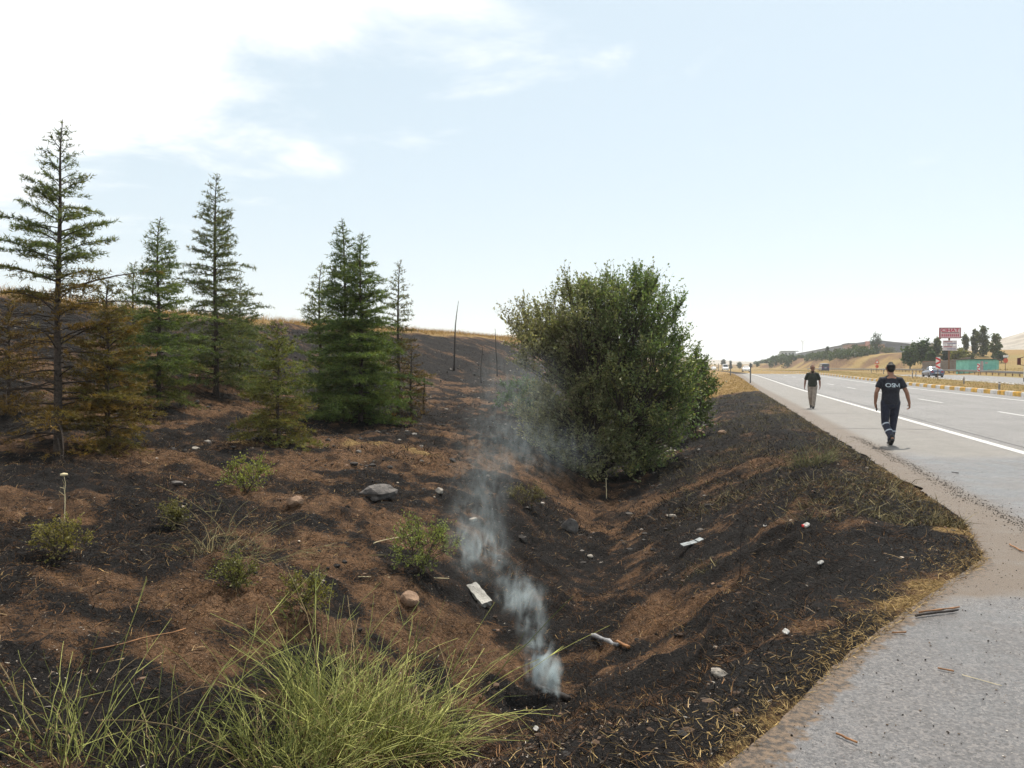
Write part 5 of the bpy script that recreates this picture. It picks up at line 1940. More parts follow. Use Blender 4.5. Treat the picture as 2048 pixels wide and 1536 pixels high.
# ------------------------------------------------------------------ roadside furniture
M_galv = mat('galvanised_steel', (0.24, 0.225, 0.215), 0.5, 0.15, 3, metal=0.5)
M_rust = mat('rusty_steel', (0.16, 0.085, 0.045), 0.75, 0.3, 6)
M_post = mat('grey_post_paint', (0.13, 0.135, 0.135), 0.6, 0.2, 6)
M_sred = mat('sign_red', (0.55, 0.035, 0.04), 0.45, 0.08, 6)
M_swht = mat('sign_white', (0.72, 0.70, 0.68), 0.5, 0.08, 6)
M_orng = mat('faded_orange_red', (0.55, 0.10, 0.05), 0.5, 0.12, 6)

rail = tag(empty('guard_rail'), 'steel guard rail along the far side of the opposite carriageway', 'guard rail')
ysr = np.arange(62, 300, 2.6)
prof = [(0, .46), (-.05, .50), (-.05, .57), (0, .62), (-.05, .67), (-.05, .74), (0, .78)]
A = np.array([[(39.0 + float(road_shift(y)) + px, y, float(road_z(y)) + pz) for px, pz in prof] for y in ysr])
m_, n_ = A.shape[:2]
i, j = np.meshgrid(np.arange(m_ - 1), np.arange(n_ - 1), indexing='ij')
a_ = (i * n_ + j).ravel()
me = mesh_np('beam', A.reshape(-1, 3), np.stack([a_, a_ + 1, a_ + n_ + 1, a_ + n_], -1))
o = link('beam', me, M_galv, rail)
o.modifiers.new('thick', 'SOLIDIFY').thickness = 0.012
bm = bmesh.new()
bmesh.ops.create_cube(bm, size=1)
bmesh.ops.scale(bm, vec=(.10, .12, .95), verts=bm.verts)
pme = bpy.data.meshes.new('post')
bm.to_mesh(pme)
bm.free()
pme.materials.append(M_rust)
for y in ysr:
    link('post', pme, None, rail, (39.11 + float(road_shift(y)), y, float(road_z(y)) + .30))


def post(label, x, y, h, w, m, group, cap=True):
    z = float(H(x, y))
    root = tag(empty('marker_post', (x, y, z)), label, 'post', group)
    MB().box((0, 0, h / 2 - .05), (w, w * .6, h + .1)).build('post', m, root)
    if cap:
        MB().box((0, 0, h * .86), (w * 1.12, w * .72, h * .08)).build('reflector', M_swht, root)
    return root


for px, d, hp, lab in ((1501, 79, 39, 'nearest dark marker post standing at the end of the burnt verge'), (1461, 119, 26, 'middle dark marker post on the yellow verge'),
                       (1437, 221, 15, 'farthest marker post in front of the white van')):
    P = at(px, 735, d)
    post(lab, P[0], P[1], hp / F_PX * d, 0.13 if d < 100 else .15, M_post, 'marker posts on the near verge', False)
for px, d, hp, lab in ((1999, 49, 24, 'short grey post on the median by the painted kerb at the frame edge'), (1928, 66, 15, 'short grey post on the median below the billboard'),
                       (1825, 92, 14, 'short grey post on the median beside the head of the person in black'), (1832, 96, 10, 'small pale post on the median left of the sedan'),
                       (1767, 118, 11, 'short grey post on the median left of the person in black'), (1743, 150, 9, 'farthest short post on the median')):
    P = at(px, 735, d)
    post(lab, P[0], P[1], hp / F_PX * d, 0.10, M_galv, 'short posts on the median')


def chevron_sign(label, px, d, y0, y1, yb, wpx):
    P = at(px, 735, d)
    z = float(H(P[0], P[1]))
    sc = d / F_PX
    root = tag(empty('chevron_sign', (P[0], P[1], z), YAW - R(18)), label, 'road sign', 'red and white chevron markers')
    zt, zb = at(px, y0, d)[2] - z, at(px, y1, d)[2] - z
    w = wpx * sc
    MB().tube(np.array([[0, .04, -.1], [0, .04, zb + .1]]), .04, 8).build('pole', M_rust, root)
    MB().box((0, 0, (zt + zb) / 2), (w, .03, zt - zb)).build('panel', M_swht, root)
    n = 3
    hh = (zt - zb) / n
    for k in range(n):
        zc = zb + hh * (k + .5)
        zig = 1 if k % 2 else -1
        Q = np.array([[-w / 2, -.019, zc - hh * .5 * zig], [w / 2, -.019, zc + hh * .05 * zig], [w / 2, -.019, zc + hh * .55 * zig], [-w / 2, -.019, zc]])
        Q[:, 2] = np.clip(Q[:, 2], zb, zt)
        link('red_stripe', mesh_np('red_stripe', np.concatenate([Q, Q + [0, .003, 0]]), np.array([[0, 1, 2, 3], [7, 6, 5, 4], [0, 4, 5, 1], [1, 5, 6, 2], [2, 6, 7, 3], [3, 7, 4, 0]])), M_sred, root)
    return root


chevron_sign('red and white chevron marker beside the blue grey sedan', 1876, 85, 714, 738, 760, 8)
chevron_sign('red and white chevron marker in front of the teal hut', 1957, 118, 727, 743, 745, 5)
P = at(2011, 735, 112)
root = tag(empty('warning_sign', (P[0], P[1], float(H(P[0], P[1]))), YAW), 'round orange red sign on a pole beside the teal hut', 'road sign')
zc = at(2011, 721, 112)[2] - float(H(P[0], P[1]))
MB().tube(np.array([[0, .04, -.1], [0, .04, zc]]), .04, 8).build('pole', M_rust, root)
ang = np.linspace(0, 2 * np.pi, 24, endpoint=False)
V_, F_ = tube(np.array([[0, 0, zc], [0, -.03, zc]]), .34, 24)
link('disc', mesh_np('disc', V_, F_), M_orng, root)
MB().box((0, -.01, zc + .62), (.75, .03, .34)).build('upper_plate', M_swht, root)
P = at(1754, 735, 150)
root = tag(empty('warning_sign', (P[0], P[1], float(H(P[0], P[1]))), YAW), 'red triangular sign on a pole in front of the earth bank', 'road sign')
z0_ = float(H(P[0], P[1]))
zc = at(1754, 725, 150)[2] - z0_
MB().tube(np.array([[0, .04, -.1], [0, .04, zc]]), .045, 8).build('pole', M_rust, root)
Q = np.array([[-.5, -.02, zc - .25], [.5, -.02, zc - .25], [0, -.02, zc + .65]])
link('triangle', mesh_np('triangle', np.concatenate([Q, Q + [0, .03, 0]]), np.array([[0, 1, 2], [5, 4, 3], [0, 3, 4], [0, 4, 1], [1, 4, 5], [1, 5, 2], [2, 5, 3], [2, 3, 0]])), M_orng, root)
Q2 = Q * [.55, 1, 1] + [0, -.004, 0]
Q2[:, 2] = zc + .04 + (Q[:, 2] - zc) * .5
link('triangle_centre', mesh_np('triangle_centre', np.concatenate([Q2, Q2 + [0, .003, 0]]), np.array([[0, 1, 2], [5, 4, 3], [0, 3, 4], [0, 4, 1], [1, 4, 5], [1, 5, 2], [2, 5, 3], [2, 3, 0]])), M_swht, root)
V_, F_ = tube(np.array([[0, 0, zc - .75], [0, -.03, zc - .75]]), .33, 20)
link('disc', mesh_np('disc', V_, F_), M_orng, root)

# billboard
D_S = 140.0
P = at(1899, 735, D_S)
z0_ = float(H(P[0], P[1]))
sc = D_S / F_PX
root = tag(empty('billboard', (P[0], P[1], z0_), YAW), 'tall roadside billboard reading CIHAT in red above two small panels', 'billboard')


def zat(py):
    return at(1899, py, D_S)[2] - z0_


MB().tube(np.array([[0, .2, -.2], [0, .2, zat(658)]]), .16, 10).build('pole', M_rust, root)
t = NT('pink_billboard_face')
f = t.noise(2.5, 5, 0.6, t.tc.outputs['Object'])
t.set('Base Color', t.mix(t.ramp(f, 0.3, 0.7), (0.58, 0.40, 0.44), (0.70, 0.52, 0.55)))
t.set('Roughness', 0.5)
M_bb = t.m
zc, hh = (zat(656) + zat(676)) / 2, zat(656) - zat(676)
main_p = MB().box((0, 0, zc), (41 * sc, .22, hh)).build('main_panel', M_bb, root)
M_bframe = mat('dark_red_frame', (0.22, 0.03, 0.05), 0.5, 0.1, 4)
for dz in (-1, 1):
    MB().box((0, -.02, zc + dz * hh * .5), (41 * sc + .1, .28, .12)).build('frame_bar', M_bframe, main_p)
for dx in (-1, 1):
    MB().box((dx * 20.5 * sc, -.02, zc), (.12, .28, hh - .13)).build('frame_bar', M_bframe, main_p)
for k_, (py0, py1, x_off) in enumerate(((681, 689.5, 0), (690.5, 701, 0))):
    c_ = (zat(py0) + zat(py1)) / 2
    h_ = zat(py0) - zat(py1)
    sp = MB().box((-.0, 0, c_), (27.5 * sc, .18, h_)).build('small_panel', mat('pale_lilac_panel', (0.55, 0.50, 0.54), 0.5, 0.12, 1.5), root)
    MB().box((-4 * sc, -.095, c_ + h_ * .22), (17 * sc, .008, h_ * .16)).build('stripe', mat('dull_red_stripe', (0.40, 0.14, 0.17), 0.5, 0.1, 3), sp)
    MB().box((3 * sc, -.095, c_ - h_ * .2), (18 * sc, .008, h_ * .16)).build('stripe', mat('dull_blue_stripe', (0.20, 0.21, 0.36), 0.5, 0.1, 3), sp)


def flat_text(txt, w, hgt, m, parent, name, x, y, z, bold=0.0):
    cu = bpy.data.curves.new('t', 'FONT')
    cu.body = txt
    cu.size = 1
    cu.align_x = 'CENTER'
    cu.align_y = 'CENTER'
    cu.offset = bold
    cu.extrude = 0.01
    tmp = bpy.data.objects.new('t', cu)
    C.objects.link(tmp)
    dg = bpy.context.evaluated_depsgraph_get()
    me = bpy.data.meshes.new_from_object(tmp.evaluated_get(dg))
    bpy.data.objects.remove(tmp, do_unlink=True)
    co = np.array([v.co[:] for v in me.vertices])
    lo, hi = co.min(0), co.max(0)
    for v in me.vertices:
        u = (v.co.x - (lo[0] + hi[0]) / 2) / (hi[0] - lo[0]) * w
        vv = (v.co.y - (lo[1] + hi[1]) / 2) / (hi[1] - lo[1]) * hgt
        v.co = Vector((u + x, y - v.co.z, vv + z))
    return link(name, me, m, parent)


M_bred = mat('billboard_red', (0.50, 0.02, 0.09), 0.5, 0.08, 4)
M_bdk = mat('billboard_dark', (0.12, 0.05, 0.08), 0.5, 0.08, 4)
flat_text('CIHAT', 36 * sc, hh * .34, M_bred, main_p, 'lettering', -.5 * sc, -.125, zc + hh * .27, 0.03)
MB().box((0, -.115, zc + hh * .02), (35 * sc, .008, hh * .07)).build('dark_strip', M_bdk, main_p)
for k in range(9):
    MB().box(((-16 + 4 * k) * sc, -.115, zc - hh * .24), (2.7 * sc, .008, hh * .26)).build('red_block', mat('billboard_red_dull', (0.46, 0.08, 0.14), 0.5, 0.1, 4), main_p)

# teal hut
D_H = 128.0
P = at(1972, 735, D_H)
z0_ = float(H(P[0], P[1])) - .1
sc = D_H / F_PX
root = tag(empty('hut', (P[0], P[1], z0_), YAW + R(4)), 'small teal painted hut with a sloping flat roof behind the guard rail', 'hut')
t = NT('teal_plaster')
f = t.noise(1.6, 5, 0.6, t.tc.outputs['Object'])
t.set('Base Color', t.mix(t.ramp(f, 0.3, 0.7), (0.13, 0.40, 0.34), (0.20, 0.52, 0.45)))
t.set('Roughness', 0.8)
M_teal = t.m
w2, hw = 35 * sc, at(1972, 719, D_H)[2] - z0_


def hut_wall(nm, pts, m):
    Q = np.array(pts, float)
    return Q


Q = np.array([[-w2, 0, -.4], [w2 * .62, 0, -.4], [w2 * .62, 0, hw], [-w2, 0, hw], [w2, .9, -.4], [w2, .9, hw * .92], [-w2, 3.4, -.4], [-w2, 3.4, hw * .96], [w2, 3.8, -.4], [w2, 3.8, hw * .9]])
link('wall', mesh_np('wall', Q, np.array([[0, 1, 2], [0, 2, 3], [1, 4, 5], [1, 5, 2], [4, 8, 9], [4, 9, 5], [8, 6, 7], [8, 7, 9], [6, 0, 3], [6, 3, 7], [3, 2, 5], [3, 5, 9], [3, 9, 7]])), M_teal, root)
Q = np.array([[-w2 - .25, -.25, hw + .02], [w2 * .62, -.25, hw + .02], [w2 + .25, .75, hw * .93 + .02], [w2 + .25, 4.0, hw * .92], [-w2 - .25, 3.7, hw * .98]])
Q = np.concatenate([Q, Q + [0, 0, .13]])
link('roof', mesh_np('roof', Q, np.array([[0, 1, 4], [1, 3, 4], [1, 2, 3], [9, 6, 5], [9, 8, 6], [8, 7, 6], [0, 5, 6], [0, 6, 1], [1, 6, 7], [1, 7, 2], [2, 7, 8], [2, 8, 3], [3, 8, 9], [3, 9, 4], [4, 9, 5], [4, 5, 0]])), mat('dark_roof_felt', (0.10, 0.085, 0.075), 0.85, 0.2, 3), root)
dx0 = (1963 - 1972) * sc
dr = MB().box((dx0, -.03, hw * .46 - .05), (5.5 * sc, .06, hw * .86)).build('door', mat('dusty_pink_door', (0.42, 0.32, 0.33), 0.7, 0.15, 3), root)
MB().box((dx0 + 2 * sc, -.075, hw * .42), (.05, .03, .14)).build('handle', M_black, dr)
wd = MB().box(((1994.5 - 1972) * sc * .93, -.0, hw * .55), (4.6 * sc, .06, hw * .52)).build('window', mat('dark_window', (0.04, 0.07, 0.065), 0.25, 0.1, 4), root, False, (0, .28, 0), None)
MB().box((dx0 + 9.5 * sc, -.02, hw * .72), (.9 * 6 * sc, .04, hw * .15)).build('notice_board', mat('pinkish_board', (0.42, 0.35, 0.35), 0.7, 0.1, 4), root)

# dry stone wall left of the hut
root = tag(empty('stone_wall', (0, 0, 0)), 'old grey brown stone wall between the green trees and the teal hut', 'wall')
M_wall = rock_mat('wall_stone', (0.11, 0.095, 0.085), (0.25, 0.215, 0.185))
A_, B_ = at(1845, 735, 152), at(1940, 735, 140)
rr_ = np.random.default_rng(77)
nn = 26
for row in range(5):
    b = MB()
    for k in range(nn):
        f_ = (k + .5 + .5 * (row % 2)) / nn
        if f_ > 1:
            continue
        c_ = A_ + (B_ - A_) * f_
        zb_ = float(H(c_[0], c_[1]))
        L_ = np.linalg.norm((B_ - A_)[:2]) / nn
        ang_ = math.atan2((B_ - A_)[1], (B_ - A_)[0])
        o = MB().box((0, 0, 0), (L_ * rr_.uniform(.82, .96), .4 + rr_.uniform(0, .08), .40 * rr_.uniform(.85, .97))).build('stone', M_wall, root, False,
            (c_[0], c_[1] + rr_.uniform(-.03, .03), zb_ + .15 + row * .41), (rr_.normal(0, .02), rr_.normal(0, .03), ang_ + rr_.normal(0, .03)))
c_ = (A_ + B_) / 2
MB().box((0, 0, 0), (np.linalg.norm((B_ - A_)[:2]) - .3, .26, 2.0)).build('core', M_rust, root, False, (c_[0], c_[1], float(H(c_[0], c_[1])) + .9), (0, 0, math.atan2((B_ - A_)[1], (B_ - A_)[0])))

# ------------------------------------------------------------------ buildings on the rise
def corr(name, a_, b_, sx=1.0):
    t = NT(name)
    w = t.n.new('ShaderNodeTexWave')
    w.inputs['Scale'].default_value = sx
    w.inputs['Distortion'].default_value = 0.6
    w.bands_direction = 'Y'
    t.l.new(t.tc.outputs['Object'], w.inputs['Vector'])
    f = t.noise(.3, 5, .6, t.tc.outputs['Object'])
    c = t.mix(t.ramp(w.outputs['Fac'], .2, .8), a_, b_)
    t.set('Base Color', t.mix(t.math('MULTIPLY', t.ramp(f, .4, .8), .4), c, tuple(x * .6 for x in a_)))
    t.set('Roughness', .6)
    return t.m


M_shed = corr('grey_cladding', (0.16, 0.17, 0.20), (0.22, 0.235, 0.27), .25)
M_roofg = corr('grey_roof_sheet', (0.16, 0.165, 0.185), (0.22, 0.225, 0.245), .5)
M_brick = mat('brownish_pink_render', (0.36, 0.235, 0.19), .85, .18, .6)
M_pink = mat('pink_render', (0.46, 0.25, 0.22), .85, .12, .6)
M_dkwin = mat('dark_panes', (0.045, 0.05, 0.055), .3, .1, 4)
near_c = at(1693, 735, 352)
top_z = at(1693, 686, 352)[2]
zg = float(H(near_c[0] + 4, near_c[1])) - .5
root = tag(empty('warehouse', (near_c[0], near_c[1], zg)), 'long grey warehouse whose roof line recedes toward the wooded hill', 'building')
Lw, Ww, Hw = 285.0, 26.0, top_z - zg
V_ = np.array([[0, 0, -7], [Ww, 0, -7], [Ww, Lw, -7], [0, Lw, -7], [0, 0, Hw - .6], [Ww, 0, Hw - .6], [Ww, Lw, Hw - .6], [0, Lw, Hw - .6]], float)
link('wall', mesh_np('wall', V_, np.array([[0, 1, 5, 4], [1, 2, 6, 5], [2, 3, 7, 6], [3, 0, 4, 7]])), M_shed, root)
V_ = np.array([[-.6, -.6, Hw - .6], [Ww + .6, -.6, Hw - .6], [Ww + .6, Lw, Hw - .6], [-.6, Lw, Hw - .6], [Ww / 2, -.6, Hw + 1.2], [Ww / 2, Lw, Hw + 1.2]], float)
link('roof', mesh_np('roof', V_, np.array([[0, 4, 5], [0, 5, 3], [4, 1, 2], [4, 2, 5], [0, 1, 4], [3, 5, 2]])), M_roofg, root)
for k in range(16):
    MB().box((-.04, 9 + k * 17, Hw * .62), (.1, 6, 1.3)).build('window', M_dkwin, root)
    MB().box((-.12, .4 + k * 17, Hw * .5 - 1), (.22, .45, Hw - 1.4)).build('pier', M_shed, root)
P = at(1697, 735, 346)
zg = float(H(P[0] + 6, P[1])) - .5
root = tag(empty('factory', (P[0], P[1], zg), YAW * .0), 'brown factory building with a pink chimney stack', 'building')
scf = 346 / F_PX
Wf, Hf = 66 * scf, at(1700, 689, 346)[2] - zg
MB().box((Wf / 2, 9, Hf / 2 - 1), (Wf, 18, Hf + 2)).build('wall', M_brick, root)
MB().box((Wf / 2, 9, Hf + .35), (Wf + .8, 18.6, .7)).build('roof', M_roofg, root)
MB().box((34 * scf, -.6, Hf * .5 + .2), (7.5 * scf, 1.1, Hf + 2.3)).build('chimney', M_pink, root)
for k in range(5):
    wv = MB().box((1.6 + k * 2.6, -.03, Hf * .55), (1.3, .1, 1.5)).build('window', M_dkwin, root)
    MB().box((1.6 + k * 2.6, -.06, Hf * .55 - .82), (1.5, .18, .12)).build('sill', M_swht, wv)
P = at(1766, 735, 372)
zg = float(H(P[0] + 8, P[1])) - .5
scf = 372 / F_PX
root = tag(empty('factory', (P[0], P[1], zg)), 'long low brown building behind the trees toward the billboard', 'building')
Wf, Hf = 98 * scf, at(1800, 688, 372)[2] - zg
MB().box((Wf / 2, 8, Hf / 2 - 1), (Wf, 16, Hf + 2)).build('wall', mat('dusty_brown_wall', (0.26, 0.205, 0.165), .85, .2, .5), root)
V_ = np.array([[-.5, -.5, Hf], [Wf + .5, -.5, Hf], [Wf + .5, 16.5, Hf], [-.5, 16.5, Hf], [-.5, 8, Hf + 1.2], [Wf + .5, 8, Hf + 1.2]], float)
link('roof', mesh_np('roof', V_, np.array([[0, 1, 5], [0, 5, 4], [2, 3, 4], [2, 4, 5], [0, 4, 3], [1, 2, 5]])), M_roofg, root)
for k in range(8):
    MB().box((1.8 + k * 2.8, -.03, Hf * .6), (1.5, .1, 1.2)).build('window', M_dkwin, root)
P = at(1575, 735, 560)
zg = float(H(P[0], P[1]))
scf = 560 / F_PX
zt = at(1575, 703, 560)[2]
root = tag(empty('white_house', (P[0], P[1], zg)), 'small white flat roofed house on the wooded hilltop', 'building')
MB().box((0, 3, (zt - zg) / 2 - 1), (30 * scf, 8, zt - zg + 2)).build('wall', mat('whitewash', (0.42, 0.44, 0.43), .8, .1, .6), root)
MB().box((1.5, 3, zt - zg + .2), (33 * scf, 8.8, .4)).build('roof', M_roofg, root)
for k in range(4):
    MB().box((-3.6 + k * 2.4, -1.04, zt - zg - 1.6), (1.1, .1, 1.2)).build('window', M_dkwin, root)

# wind turbine
D_T = 2300.0
P = at(1604.5, 735, D_T)
zg = float(H(P[0], P[1]))
hub = at(1604.5, 683.5, D_T)[2] - zg
root = tag(empty('wind_turbine', (P[0], P[1], zg), YAW), 'distant pale wind turbine on the horizon', 'wind turbine')
M_turb = mat('turbine_white', (0.55, 0.57, 0.58), .5, .05, .1)
MB().tube(np.array([[0, 0, -5], [0, 0, hub]]), [2.6, 1.4], 12).build('tower', M_turb, root, True)
nac = MB().box((0, 2, hub + 1), (4, 11, 4)).build('nacelle', M_turb, root)
for a_ in (R(58), R(-58), R(180)):
    tipv = np.array([math.sin(a_), 0, math.cos(a_)]) * 24
    s = np.linspace(0, 1, 6)[:, None]
    MB().tube(np.array([0, -5.5, hub + 1]) + tipv * s, [1.3, 1.5, 1.2, .9, .6, .25], 6).build('blade', M_turb, root, True)

# ------------------------------------------------------------------ trees across the road
def far_tree(px, d, py_top, wpx, kind, seed, label, dark=1.0, hue=(0.055, 0.085, 0.028), group='trees across the road', base_py=None):
    P = at(px, 735, d)
    zg = float(H(P[0], P[1]))
    h = at(px, py_top, d)[2] - zg
    w = wpx / F_PX * d / 2
    r = np.random.default_rng(seed)
    root = tag(empty('poplar_tree' if kind == 'poplar' else 'conifer_tree' if kind == 'conifer' else 'leafy_tree', (P[0], P[1], zg - .1)), label, 'tree', group)
    s = np.linspace(0, 1, 6)[:, None]
    tr_ = MB().tube(np.array([0, 0, h * (.9 if kind != 'round' else .6)]) * s + r.normal(0, .05 * w, (6, 3)) * s, np.linspace(.018 * h + .05, .02, 6), 7, (0.06, 0.048, 0.038))
    for k in range(10):
        a_ = r.uniform(0, 6.28)
        z0 = h * r.uniform(.2, .7)
        tr_.tube(np.array([[0, 0, z0], [math.cos(a_) * w * .35, math.sin(a_) * w * .35, z0 + h * .1], [math.cos(a_) * w * .7, math.sin(a_) * w * .7, z0 + h * (.22 if kind == 'poplar' else .14)]]), [.012 * h, .008 * h, .02], 4, (0.06, 0.048, 0.038))
    tr_.build('trunk', M_twig, root)
    nclump = 60 if kind != 'poplar' else 46
    LP, LC = [], []
    for k in range(nclump):
        if kind == 'poplar':
            t_ = r.uniform(.12, 1)
            rad = w * (math.sin(min(1, t_ * 1.25) * math.pi * .62) * .9 + .1) * (1 - max(0, t_ - .75) * 2.6)
            a_, q_ = r.uniform(0, 6.28), r.random() ** .6
            c_ = np.array([math.cos(a_) * rad * q_, math.sin(a_) * rad * q_, t_ * h])
            sp = np.array([w * .28, w * .28, h * .075])
        elif kind == 'conifer':
            t_ = r.uniform(.08, 1)
            rad = w * (1 - t_) + .1
            a_, q_ = r.uniform(0, 6.28), r.random() ** .5
            c_ = np.array([math.cos(a_) * rad * q_, math.sin(a_) * rad * q_, t_ * h])
            sp = np.array([w * .22, w * .22, h * .045])
        else:
            v_ = unit(r.normal(0, 1, 3)) * r.random() ** .4
            c_ = np.array([v_[0] * w * .85, v_[1] * w * .85, h * (.56 + v_[2] * .38)])
            sp = np.array([w * .24, w * .24, h * .10])
        n = 26
        LP.append(c_ + r.normal(0, 1, (n, 3)) * sp * .62)
        LC.append(np.array(hue) * dark * r.uniform(.65, 1.35) * r.uniform(.8, 1.2, (n, 1)))
    LP, LC = np.concatenate(LP), np.concatenate(LC)
    Vl, Fl = leaves_at(LP, r.normal(0, 1, LP.shape) + [0, 0, .3], max(.16, min(.09 * h, .55)), r, .8)
    link('crown', mesh_np('crown', Vl, Fl, False, np.repeat(LC, 4, 0)), M_leaf, root)
    return root


OLIVE, DKG, PALE, YEL = (0.075, 0.085, 0.030), (0.032, 0.055, 0.022), (0.10, 0.11, 0.055), (0.15, 0.15, 0.045)
FT = [(1752, 300, 669, 21, 'poplar', 'tallest dense tree in front of the long low brown building', DKG), (1711, 268, 690, 22, 'poplar', 'dark oval tree standing on the earth bank with its own shadow', DKG),
      (1683, 292, 702, 36, 'round', 'broad green bush at the top of the earth bank under the warehouse end', (.05, .085, .028)), (1655, 322, 694, 13, 'conifer', 'narrow dark tree before the warehouse wall', DKG),
      (1672, 330, 696, 13, 'round', 'small bright crown beside the narrow dark tree', OLIVE), (1735, 300, 700, 28, 'round', 'grey green bush just left of the tallest dense tree', DKG),
      (1776, 296, 694, 34, 'round', 'olive crown just right of the tallest dense tree', OLIVE), (1792, 250, 706, 34, 'round', 'low grey bush above the head of the person in black', (.07, .075, .04)),
      (1820, 172, 684, 30, 'round', 'left half of the big green tree pair above the sedan', (.055, .088, .026)), (1846, 168, 678, 34, 'round', 'right half of the big green tree pair above the sedan', (.045, .075, .024)),
      (1874, 175, 679, 17, 'poplar', 'thin grey green tree just left of the billboard', PALE), (1897, 170, 690, 30, 'round', 'dark tree behind the billboard pole', DKG),
      (1917, 165, 694, 30, 'round', 'yellow green willow right of the billboard pole', YEL), (1930, 190, 671, 12, 'poplar', 'thin pale poplar right of the billboard', PALE),
      (1950, 190, 662, 12, 'poplar', 'slim poplar left of the tallest poplar behind the hut', OLIVE), (1966, 186, 657, 24, 'poplar', 'tallest poplar behind the teal hut', OLIVE),
      (1991, 178, 670, 20, 'poplar', 'green poplar above the hut window end', (.085, .10, .035)), (2003, 168, 701, 24, 'round', 'dark bush at the foot of the poplar by the hut end', DKG),
      (1645, 345, 704, 24, 'round', 'round crown at the end of the wood, over the dark van', DKG), (1622, 360, 705, 24, 'round', 'crown standing over the person in olive', (.05, .08, .03)),
      (1447, 470, 718, 11, 'round', 'lone dark tree above the white van', (.05, .06, .045)), (1461, 480, 722, 7, 'conifer', 'pointed little tree right of the lone dark tree', (.05, .065, .045)),
      (1479, 450, 723, 12, 'round', 'low round tree where the wood meets the road', (.045, .07, .035)), (1935, 168, 700, 26, 'round', 'olive bush between the willow and the hut', OLIVE),
      (1862, 160, 700, 20, 'round', 'low bush at the wall end beside the sedan', (.05, .08, .03))]
for k, (px, d, pt, wp, kd, lab, hue) in enumerate(FT):
    far_tree(px, d, pt, wp, kd, 500 + k, lab, 1.0, hue)

# the wood on the hillside reads as one mass
rW = np.random.default_rng(900)
LP, LC, n_w = [], [], 0
TLX, TLY = [1470, 1488, 1520, 1545, 1560, 1600, 1640, 1665], [731, 728, 721, 712, 707, 709, 702, 700]
for k in range(520):
    px = rW.uniform(1472, 1662)
    d = rW.uniform(335, 780)
    P = at(px, 735, d)
    Xr_ = P[0] - float(road_shift(P[1]))
    if Xr_ < 40.5 or (P[0] > 50 and 340 < P[1] < 650):
        continue
    zg = float(H(P[0], P[1]))
    hh = at(px, np.interp(px, TLX, TLY), d)[2] - zg
    if hh < 2.5:
        continue
    hh = min(hh, 9.0) * rW.uniform(.62, 1.0)
    ww = hh * rW.uniform(.28, .5)
    n = 130
    v_ = unit(rW.normal(0, 1, (n, 3))) * rW.random((n, 1)) ** .45
    LP.append(np.array([P[0], P[1], zg + hh * .48]) + v_ * [ww, ww, hh * .5])
    LC.append(np.array((0.045, 0.07, 0.028)) * rW.uniform(.55, 1.45) * rW.uniform(.75, 1.25, (n, 1)))
LP, LC = np.concatenate(LP), np.concatenate(LC)
Vl, Fl = leaves_at(LP, rW.normal(0, 1, LP.shape) + [0, 0, .3], 0.8, rW, .8)
tag(link('wood', mesh_np('wood', Vl, Fl, False, np.repeat(LC, 4, 0)), M_leaf), 'wooded hillside beyond the far carriageway', kind='stuff')

LP, LC = [], []
for k in range(95):
    px = rW.uniform(1600, 1815)
    Y_ = rW.uniform(262, 345)
    X_ = rW.uniform(47, 54) + float(road_shift(Y_))
    zg = float(H(X_, Y_))
    hh = rW.uniform(1.5, 4.0)
    n = 90
    v_ = unit(rW.normal(0, 1, (n, 3))) * rW.random((n, 1)) ** .45
    LP.append(np.array([X_, Y_, zg + hh * .45]) + v_ * [hh * .55, hh * .55, hh * .5])
    LC.append(np.array((0.05, 0.072, 0.03)) * rW.uniform(.6, 1.5) * rW.uniform(.75, 1.25, (n, 1)))
LP, LC = np.concatenate(LP), np.concatenate(LC)
Vl, Fl = leaves_at(LP, rW.normal(0, 1, LP.shape) + [0, 0, .3], 0.5, rW, .8)
tag(link('scrub', mesh_np('scrub', Vl, Fl, False, np.repeat(LC, 4, 0)), M_leaf), 'green scrub along the top of the earth bank', kind='stuff')

# ------------------------------------------------------------------ smoke and air
smoke = tag(empty('smoke', tuple(ground(1108, 1392))), 'pale smoke drifting up from the smouldering log', kind='stuff')
t = NT('smoke_volume')
t.n.remove(t.b)
vs = t.n.new('ShaderNodeVolumePrincipled')
vs.inputs['Color'].default_value = (0.80, 0.92, 0.96, 1)
vs.inputs['Anisotropy'].default_value = 0.35
ln = t.n.new('ShaderNodeVectorMath')
ln.operation = 'LENGTH'
t.l.new(t.tc.outputs['Object'], ln.inputs[0])
fall = t.ramp(ln.outputs['Value'], 1.0, 0.15, True, 0.0, 1.0)
fall = t.ramp(ln.outputs['Value'], 0.1, 1.0, True, 1.0, 0.0)
smp = t.n.new('ShaderNodeMapping')
smp.inputs['Scale'].default_value = (1.25, 1.25, 0.6)
smp.inputs['Rotation'].default_value = (0.3, 0.5, 0)
t.l.new(t.geo.outputs['Position'], smp.inputs[0])
nz = t.noise(5.0, 3, 0.55, smp.outputs[0], 1.6)
nzr = t.ramp(nz, 0.45, 0.72)
oi = t.n.new('ShaderNodeObjectInfo')
dens = t.math('MULTIPLY', t.math('MULTIPLY', fall, nzr), t.sep(oi.outputs['Color'])[0])
t.l.new(dens, vs.inputs['Density'])
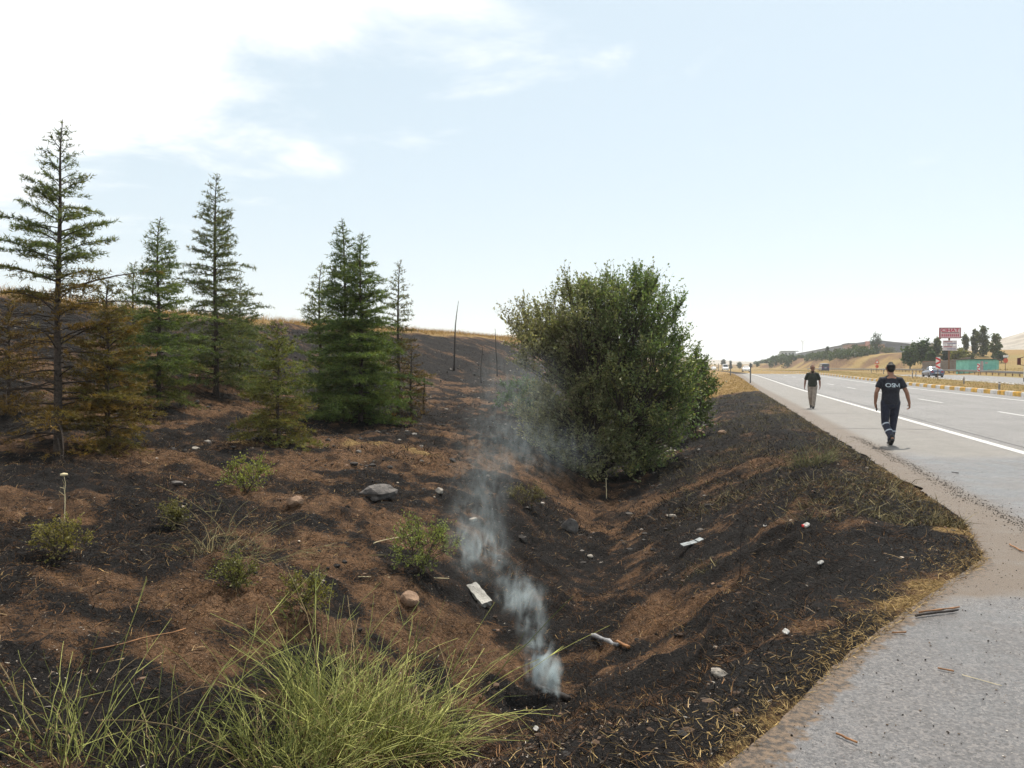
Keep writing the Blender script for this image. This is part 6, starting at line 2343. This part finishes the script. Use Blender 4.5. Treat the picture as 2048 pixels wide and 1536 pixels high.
t.l.new(vs.outputs[0], t.out.inputs['Volume'])
M_smoke = t.m
b0 = ground(1108, 1392)
d0 = float((np.array(b0) - ORI) @ FWD)
PUFF = [(1104, 1372, 0, 22, 36, 85), (1086, 1338, .05, 46, 46, 34), (1074, 1295, .1, 44, 44, 7), (1066, 1250, .2, 46, 46, 4.5), (1046, 1195, .4, 66, 52, 9), (1012, 1150, .7, 50, 46, 2.5),
        (958, 1090, 1.1, 78, 85, 4), (950, 1030, 1.9, 85, 80, 1.2), (965, 960, 3.2, 95, 85, .9), (1000, 880, 5.5, 130, 95, .5), (1035, 780, 9, 130, 120, .32), (1080, 900, 6, 170, 80, .35)]
for k, (px, py, dd, rx, ry, den) in enumerate(PUFF):
    d = d0 + dd
    P = at(px, py, d)
    o = link('puff', mesh_np('puff', ICO3_V, ICO3_F), M_smoke, smoke)
    o.location = Vector(P) - smoke.location
    o.scale = (rx / F_PX * d, (rx + ry) / 2 / F_PX * d, ry / F_PX * d)
    o.color = (den, 0, 0, 1)

dust = tag(empty('dust_cloud', tuple(at(2020, 735, 420))), 'pale dust hanging before the bare hill at the frame edge', kind='stuff')
for k, (px, py, rx, ry, den) in enumerate(((2030, 705, 45, 28, .055), (1985, 712, 40, 22, .035))):
    P = at(px, py, 420)
    o = link('puff', mesh_np('puff', ICO3_V, ICO3_F), M_smoke, dust)
    o.location = Vector(P) - dust.location
    o.scale = (rx / F_PX * 420, 10, ry / F_PX * 420)
    o.color = (den, 0, 0, 1)

t = NT('hazy_air')
t.n.remove(t.b)
vs = t.n.new('ShaderNodeVolumePrincipled')
vs.inputs['Color'].default_value = (0.90, 0.94, 0.98, 1)
vs.inputs['Density'].default_value = 0.00032
vs.inputs['Anisotropy'].default_value = 0.2
t.l.new(vs.outputs[0], t.out.inputs['Volume'])
ztop = float(GZ.max()) + 30
ztop = max(ztop, 130)
hz = MB().box((0, 2300, (ztop - 40) / 2), (10600, 6200, ztop + 40)).build('haze', t.m)
tag(hz, 'thin summer haze in the air', kind='stuff')
